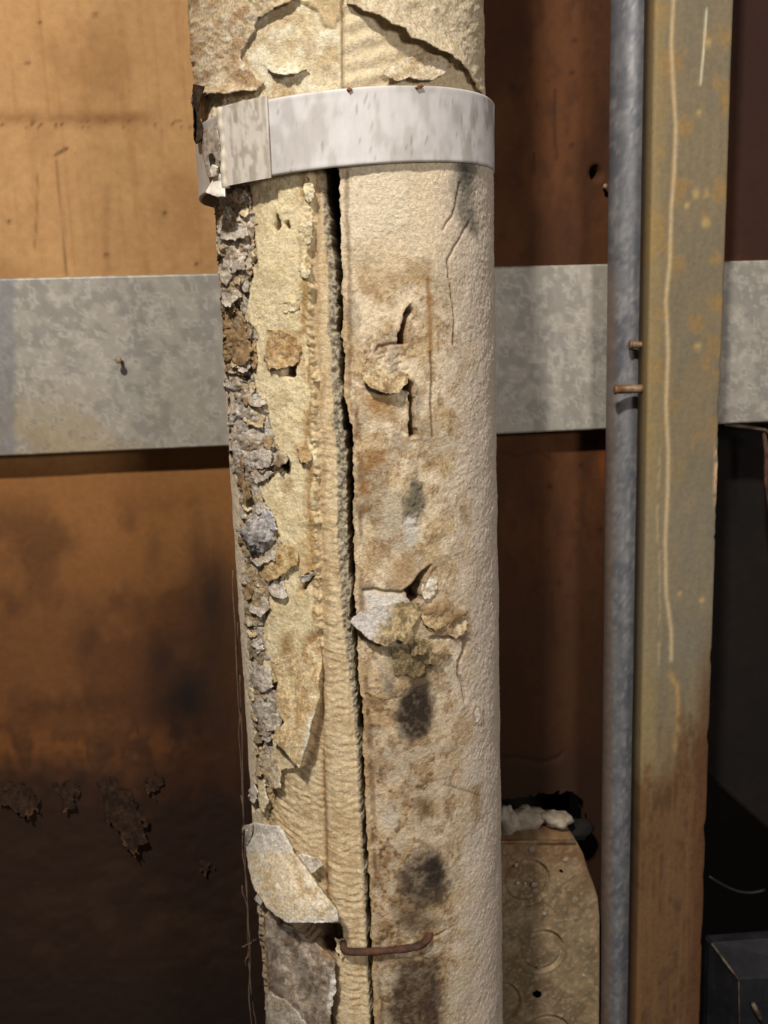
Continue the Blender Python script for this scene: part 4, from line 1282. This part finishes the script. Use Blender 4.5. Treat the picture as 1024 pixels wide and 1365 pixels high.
# ------------------------------------------------------------------ rusty wire staple across the joint
pts = [(457, 1254, -3), (458, 1260, 1.2), (463, 1263, 2.6), (480, 1263, 2.7), (500, 1263, 2.4), (520, 1262, 2.2), (540, 1260, 2.2), (555, 1257, 2.3), (564, 1253, 2.0), (571, 1248, 1.0), (575, 1246, -1.5)]
W = []
for i in range(len(pts) - 1):
    for k in range(4):
        f = k / 4
        a, b = np.array(pts[i], float), np.array(pts[i + 1], float)
        p = a + (b - a) * f
        t_, z_ = on_cyl(p[0], p[1])
        W.append(cyl(np.float64(t_), np.float64(z_), np.float64(R + p[2] * .001)))
W = np.array(W)
Ws = W.copy()
for _ in range(3):
    Ws[1:-1] = (Ws[:-2] + 2 * Ws[1:-1] + Ws[2:]) / 4
rr_ = [.00140 * (1 + .22 * (float(vnoise(np.float64(i * .9), np.float64(3.0), 9)) - .5)) for i in range(len(Ws))]
staple = tube('wire_staple', Ws, rr_, M['rust'], None, n=12)
tag(staple, 'rusty bent wire staple bridging the joint near the foot of the pipe', 'staple')

# ------------------------------------------------------------------ junction box behind the pipe, lower right
YJ = 0.446
def jp(px, py, y=YJ):
    p = at(float(px), float(py), y)
    return (p[0], p[2])


jb_pts = [jp(560, 1124), jp(762, 1121), jp(772, 1127), jp(779, 1140), jp(785, 1160), jp(793, 1180), jp(798, 1196), jp(801, 1225), jp(801, 1290), jp(799, 1420), jp(785, 1452), jp(768, 1478), jp(560, 1480)]
jb = empty('junction_box', (jb_pts[5][0] - .04, YJ + .03, min(p[1] for p in jb_pts)))
tag(jb, 'dirty steel junction box with round knockouts behind the pipe foot', 'junction box')


def box_colour(P):
    U, V = proj(P)
    X, Z = P[..., 0] * 1000, P[..., 2] * 1000
    n1, n2, n3 = fbm(X / 9, Z / 9, 701, 5), fbm(X / 3, Z / 3, 702, 4), fbm(X / 1.5, Z / 1.5, 703, 4)
    C = np.ones(U.shape + (3,)) * lin((150, 128, 98))
    C = mixc(C, (116, 90, 62), sst(.40, .66, n1) * .8)
    C = mixc(C, (122, 114, 92), sst(.40, .68, n1 * .5 + n2 * .5) * sst(1160, 1230, V) * .6)
    C = mixc(C, (176, 158, 128), sst(.55, .68, n3) * .6)
    C = mixc(C, (120, 84, 50), sst(1175, 1130, V) * .45)
    return C


def jb_build():
    outl = np.array(jb_pts)
    cen = outl.mean(0)
    # refine outline
    O2 = []
    for i in range(len(outl)):
        a, b = outl[i], outl[(i + 1) % len(outl)]
        m_ = max(1, int(np.linalg.norm(b - a) / .004))
        for k in range(m_):
            O2.append(a + (b - a) * k / m_)
    O2 = np.array(O2)
    n = len(O2)
    rings, ys = [], []
    # side wall, rounded front edge, then the flat front as a grid plate
    for (ins, y) in ((0, .0352), (0, .028), (0, .02), (0, .012), (0, .0025), (.0004, .0010), (.0012, .0002), (.0024, 0)):
        q = O2 + (cen - O2) / np.linalg.norm(cen - O2, axis=1)[:, None] * ins
        rings.append(np.stack([q[:, 0], np.full(n, YJ + y), q[:, 1]], -1))
    P = np.array(rings)
    mesh_obj('side_wall', P, grid_quads(len(rings), n, wrap=True)[:, ::-1], M['rustbox'], parent=jb, colors=box_colour(P))
    # front plate: fine grid with the knockouts pressed in
    lo, hi = O2.min(0), O2.max(0)
    st_ = .0007
    xs, zs = np.arange(lo[0], hi[0] + st_, st_), np.arange(lo[1], hi[1] + st_, st_)
    X, Z = np.meshgrid(xs, zs)
    inner = O2 + (cen - O2) / np.linalg.norm(cen - O2, axis=1)[:, None] * .0022
    sd = sdist(X, Z, inner)
    gy, gx = np.gradient(sd, st_)
    out = (sd > 0) & (sd < st_ * 1.6)
    X2 = np.where(out, X - sd * gx, X)
    Z2 = np.where(out, Z - sd * gy, Z)
    Y = np.full(X.shape, YJ)
    hole = np.zeros(X.shape, bool)
    for (px, py, rp) in ((722, 1268, 29.5), (702, 1176, 31), (664, 1338, 30), (728, 1384, 33)):
        c = jp(px, py)
        r_ = abs(jp(px + rp, py)[0] - c[0])
        d = np.hypot(X2 - c[0], Z2 - c[1])
        Y += .0024 * sst(r_ + .0003, r_ - .0003, d) - .0014 * sst(r_ - .0012, r_ - .0020, d)
        Y -= .0004 * np.exp(-((d - r_ - .0009) / .0005) ** 2)
    for (px, py, rp) in ((716, 1325, 8.0), (748, 1161, 4.5)):
        c = jp(px, py)
        hole |= np.hypot(X2 - c[0], (Z2 - c[1]) * (1.3 if rp < 6 else 1.15)) < rp * YJ / F
    Y += .0005 * (fbm(X * 1000 / 12, Z * 1000 / 12, 711, 4) - .5)
    P = np.stack([X2, Y, Z2], -1)
    ok = (sd < st_ * 1.5)
    keep = ok[:-1, :-1] & ok[1:, :-1] & ok[:-1, 1:] & ok[1:, 1:] & ((sd[:-1, :-1] < 0) | (sd[1:, 1:] < 0)) & ~(hole[:-1, :-1] & hole[1:, 1:])
    mesh_obj('front_plate', P, grid_quads(*X.shape)[keep.ravel()], M['rustbox'], parent=jb, colors=box_colour(P))
    # dark inside seen through the holes
    a = np.array([(p[0], YJ + .012, p[1]) for p in inner])
    cc = np.array([[cen[0], YJ + .012, cen[1]]])
    vv = np.concatenate([a, cc])
    mesh_obj('liner', vv, np.zeros((0, 4)), M['black'], parent=jb, tris=[(i, (i + 1) % n, n) for i in range(n)])
    # folded top flange
    a, b = jp(560, 1123), jp(766, 1121)
    tube('top_flange', [(a[0], YJ - .0004, a[1]), ((a[0] + b[0]) / 2, YJ - .0004, (a[1] + b[1]) / 2), (b[0], YJ - .0004, b[1] - .0003)], .0012, M['nail'], jb)


jb_build()


def blob(name, c, r, mat, seed, parent=None, squash=(1, 1, 1), n=24, m_=14, amp=.5):
    aa, bb = np.meshgrid(np.linspace(0, 2 * math.pi, n, endpoint=False), np.linspace(-math.pi / 2, math.pi / 2, m_))
    k = 1 + amp * (fbm(np.cos(aa) * np.cos(bb) * 1.5 + 9 + seed, np.sin(bb) * 1.5 + np.sin(aa) * np.cos(bb) + 5, seed, 4) - .5) * 2
    P = np.stack([c[0] + np.cos(bb) * np.cos(aa) * r * k * squash[0], c[1] + np.cos(bb) * np.sin(aa) * r * k * squash[1], c[2] + np.sin(bb) * r * k * squash[2]], -1)
    return mesh_obj(name, P, grid_quads(m_, n, wrap=True), mat, parent=parent)


drops = [(708, 1132, .0019), (754, 1146, .0016), (712, 1179, .0017), (690, 1177, .0012), (700, 1178, .0010), (688, 1153, .0012), (672, 1137, .0011), (726, 1218, .0013), (768, 1224, .0012), (778, 1300, .0012), (718, 1290, .0010)]
for k, (a, b, r_) in enumerate(drops):
    p = at(float(a), float(b), YJ)
    blob('plaster_drop', (p[0], p[1] - r_ * .1, p[2]), r_, M['white'], 30 + k, jb, (1, .5, 1), 14, 8, .3)

# rubble lying on top of the junction box
for k, (px, py, y, r_, sq, lab) in enumerate((
        (674, 1094, .462, .0080, (1.0, 1, 1.15), 'leftmost white plaster lump on the junction box, half hidden by the pipe'),
        (703, 1106, .464, .0085, (1.4, 1, .75), 'flat grey-white plaster lump in the middle on the junction box'),
        (740, 1110, .460, .0070, (1.25, 1, .75), 'pale plaster lump at the right on top of the junction box'))):
    p = at(float(px), float(py), y)
    ztop = jp(700, 1122)[1]
    o = blob('plaster_lump', (p[0], p[1], max(p[2], ztop + .004)), r_, M['white'], 60 + k, None, sq, 28, 18, .55)
    tag(o, lab, 'rubble')
o = blob('dark_rubble', tuple(at(768.0, 1108.0, .468)), .008, M['black'], 81, None, (1.2, 1, .8), 24, 14, .5)
tag(o, 'soot-black lump at the right rear corner of the junction box', 'rubble')

# ------------------------------------------------------------------ the dark opening at the far right
def prism(name, outline, y0, y1, mat, parent=None, bev=0.0):
    bm = bmesh.new()
    off = Vector(parent.location) if parent else Vector((0, 0, 0))
    f = [bm.verts.new(Vector((p[0], y0, p[1])) - off) for p in outline]
    bm.faces.new(f)
    r_ = bmesh.ops.extrude_face_region(bm, geom=bm.faces[:])
    for v in r_['geom']:
        if isinstance(v, bmesh.types.BMVert): v.co.y += y1 - y0
    bmesh.ops.recalc_face_normals(bm, faces=bm.faces[:])
    if bev: bmesh.ops.bevel(bm, geom=bm.edges[:], offset=bev, segments=2, affect='EDGES')
    me = bpy.data.meshes.new(name)
    bm.to_mesh(me); bm.free()
    me.materials.append(mat)
    o = bpy.data.objects.new(name, me)
    COL.objects.link(o)
    if parent: o.parent = parent
    return o


yh = .505
g = lambda px, py, y: (float(at(float(px), float(py), y)[0]), float(at(float(px), float(py), y)[2]))
hb = prism('hanging_board', [g(930, 556, yh), g(1120, 556, yh), g(1120, 1180, yh), g(1024, 1104, yh), g(985, 1070, yh), (g(930, 1020, yh))], yh, yh + .012, M['dark'], bev=.001)
tag(hb, 'nearly black board hanging in the opening right of the batten, slanted bottom edge', 'board')
ed = empty('splintered_strip', (g(1000, 570, .474)[0], .474, g(1000, 570, .474)[1]))
tag(ed, 'thin pale splintered strip along the top of the dark opening', 'strip')
tube('strip_edge', [(*at(966.0, 566.0, .475),), (*at(985.0, 568.0, .474),), (*at(1008.0, 571.0, .474),), (*at(1020.0, 573.0, .474),), (*at(1032.0, 584.0, .475),)], [.0009, .0011, .0012, .0011, .0008], M['bare'], ed, n=6)
tube('strip_edge', [(*at(1018.0, 574.0, .475),), (*at(1022.0, 600.0, .475),), (*at(1021.0, 640.0, .475),), (*at(1026.0, 690.0, .475),)], [.0010, .0016, .0013, .0007], M['rust'], ed, n=6)

yb_ = .425
mb = empty('metal_cabinet', (g(990, 1400, yb_)[0], yb_, g(990, 1400, yb_)[1]))
tag(mb, 'dark enamelled metal cabinet corner with scuffed edge at lower right', 'cabinet')
ol = [g(947, 1257, yb_ + .014), g(1130, 1243, yb_ + .014), g(1130, 1600, yb_ + .014), g(941, 1600, yb_ + .014)]
prism('body', ol, yb_ + .014, yb_ + .022, M['darkmetal'], mb, .0012)
of = [g(985, 1306, yb_ - .004), g(1130, 1300, yb_ - .004), g(1130, 1600, yb_ - .004), g(985, 1600, yb_ - .004)]
# slanted front shoulder
A_ = np.array([at(948.0, 1256.0, yb_ + .014), at(985.0, 1306.0, yb_ - .004), at(985.0, 1600.0, yb_ - .004), at(944.0, 1600.0, yb_ + .014), at(1130.0, 1242.0, yb_ + .014), at(1130.0, 1300.0, yb_ - .004), at(1130.0, 1600.0, yb_ - .004)])
mesh_obj('front_panel', A_, [(0, 3, 2, 1), (0, 1, 5, 4), (1, 2, 6, 5)], M['darkmetal'], parent=mb, smooth=False)
tube('scuffed_edge', [tuple(at(949.0, 1258.0, yb_ + .0132)), tuple(at(966.0, 1281.0, yb_ + .005)), tuple(at(985.0, 1306.0, yb_ - .0042))], [.0006, .0008, .0006], M['bare'], mb, n=6)
tube('scuffed_edge', [tuple(at(985.0, 1308.0, yb_ - .0042)), tuple(at(985.5, 1340.0, yb_ - .0042)), tuple(at(986.0, 1400.0, yb_ - .0042))], .0003, M['bare'], mb, n=6)
tube('screw', [tuple(at(1004.0, 1338.0, yb_ - .006)), tuple(at(1010.0, 1350.0, yb_ - .006)), tuple(at(1016.0, 1362.0, yb_ - .0055))], [.0012, .0016, .0012], M['bare'], mb, n=8)
tt = []
for k in range(14):
    s = k / 13
    tt.append(tuple(at(945.0 + 75 * s, 1168.0 + 22 * math.sin(s * 2.2) - 0 * s, .47)))
o = tube('black_wire', tt, .0009, M['darkmetal'], n=6)
tag(o, 'thin black wire sagging in the dark opening above the metal cabinet', 'wire')

# ------------------------------------------------------------------ peeling wallboard skin, lower left
def wall_flake(pts, out, seed, label):
    Pn = np.array(pts, float)
    step = 1.4
    us = np.arange(Pn[:, 0].min() - 6, Pn[:, 0].max() + 6, step)
    vs_ = np.arange(Pn[:, 1].min() - 6, Pn[:, 1].max() + 6, step)
    U, V = np.meshgrid(us, vs_)
    A, Z = U * .4, V * .4
    wu = U + 20 * (fbm(A / 3, Z / 3, seed, 5) - .5)
    wv = V + 20 * (fbm(A / 3, Z / 3, seed + 7, 5) - .5)
    sd = sdist(wu, wv, pts)
    keep = ((sd[:-1, :-1] < 0) & (sd[1:, 1:] < 0)).ravel()
    s = (V - Pn[:, 1].min()) / np.ptp(Pn[:, 1])
    L = .0004 + out * np.clip(s, 0, 1) ** 1.5 + .0016 * (fbm(A / 2.5, Z / 2.5, seed + 3, 4) - .5)
    P = at(U, V, YW - .0003)
    P[..., 1] -= L
    B = P.copy(); B[..., 1] += .0006
    C = mixc(np.ones(U.shape + (3,)) * lin((56, 38, 25)), (34, 23, 17), sst(.4, .6, fbm(A / 2, Z / 2, seed + 5, 4)) * .8)
    C = mixc(C, (104, 76, 52), sst(-4, -1, sd) * sst(.4, .9, s) * sst(.4, .6, fbm(A / 3, Z / 3, seed + 9, 3)) * .7)
    q = grid_quads(*U.shape)[keep]
    n = U.size
    allq = np.concatenate([q[:, ::-1], q + n])
    used, inv = np.unique(allq, return_inverse=True)
    vv = np.concatenate([P.reshape(-1, 3), B.reshape(-1, 3)])[used]
    cc = np.concatenate([C.reshape(-1, 3)] * 2)[used]
    mesh_obj('peeled_skin', vv, inv.reshape(-1, 4), M['flake'], parent=wl, colors=cc)


wall_flake([(0, 1040), (40, 1048), (50, 1064), (56, 1078), (40, 1082), (14, 1076), (-6, 1064)], .005, 801, '')
wall_flake([(66, 1044), (90, 1042), (110, 1050), (104, 1062), (94, 1078), (84, 1080), (88, 1062), (72, 1056)], .005, 811, '')
wall_flake([(128, 1040), (150, 1034), (172, 1052), (186, 1078), (198, 1094), (192, 1120), (182, 1136), (172, 1122), (154, 1100), (138, 1074)], .007, 821, '')
wall_flake([(196, 1040), (214, 1030), (222, 1040), (208, 1056), (198, 1060)], .004, 831, '')
wall_flake([(266, 1146), (278, 1142), (282, 1158), (276, 1168), (268, 1160)], .004, 841, '')

# ------------------------------------------------------------------ cobweb threads hanging behind the pipe's left side
random.seed(5)
web = empty('cobweb', tuple(at(328.0, 1300.0, .44)))
tag(web, 'dusty cobweb threads hanging along the left side of the pipe', 'cobweb')
for k, (x0, y0, x1, y1, am) in enumerate(((312, 760, 326, 1100, 3), (316, 830, 322, 1060, 2), (322, 1060, 334, 1400, 4), (326, 1180, 332, 1290, 6), (330, 1240, 342, 1400, 3), (318, 900, 330, 1240, 3), (322, 1262, 344, 1252, 3))):
    pp = []
    for i in range(26):
        s = i / 25
        pp.append(tuple(at(x0 + (x1 - x0) * s + am * (float(vnoise(np.float64(s * 7), np.float64(k * 5.0), 3)) - .5) * 2, y0 + (y1 - y0) * s, .43 + .012 * k / 6)))
    tube('thread', pp, [.00016 + .0002 * random.random() for _ in pp], M['web'], web, n=5)
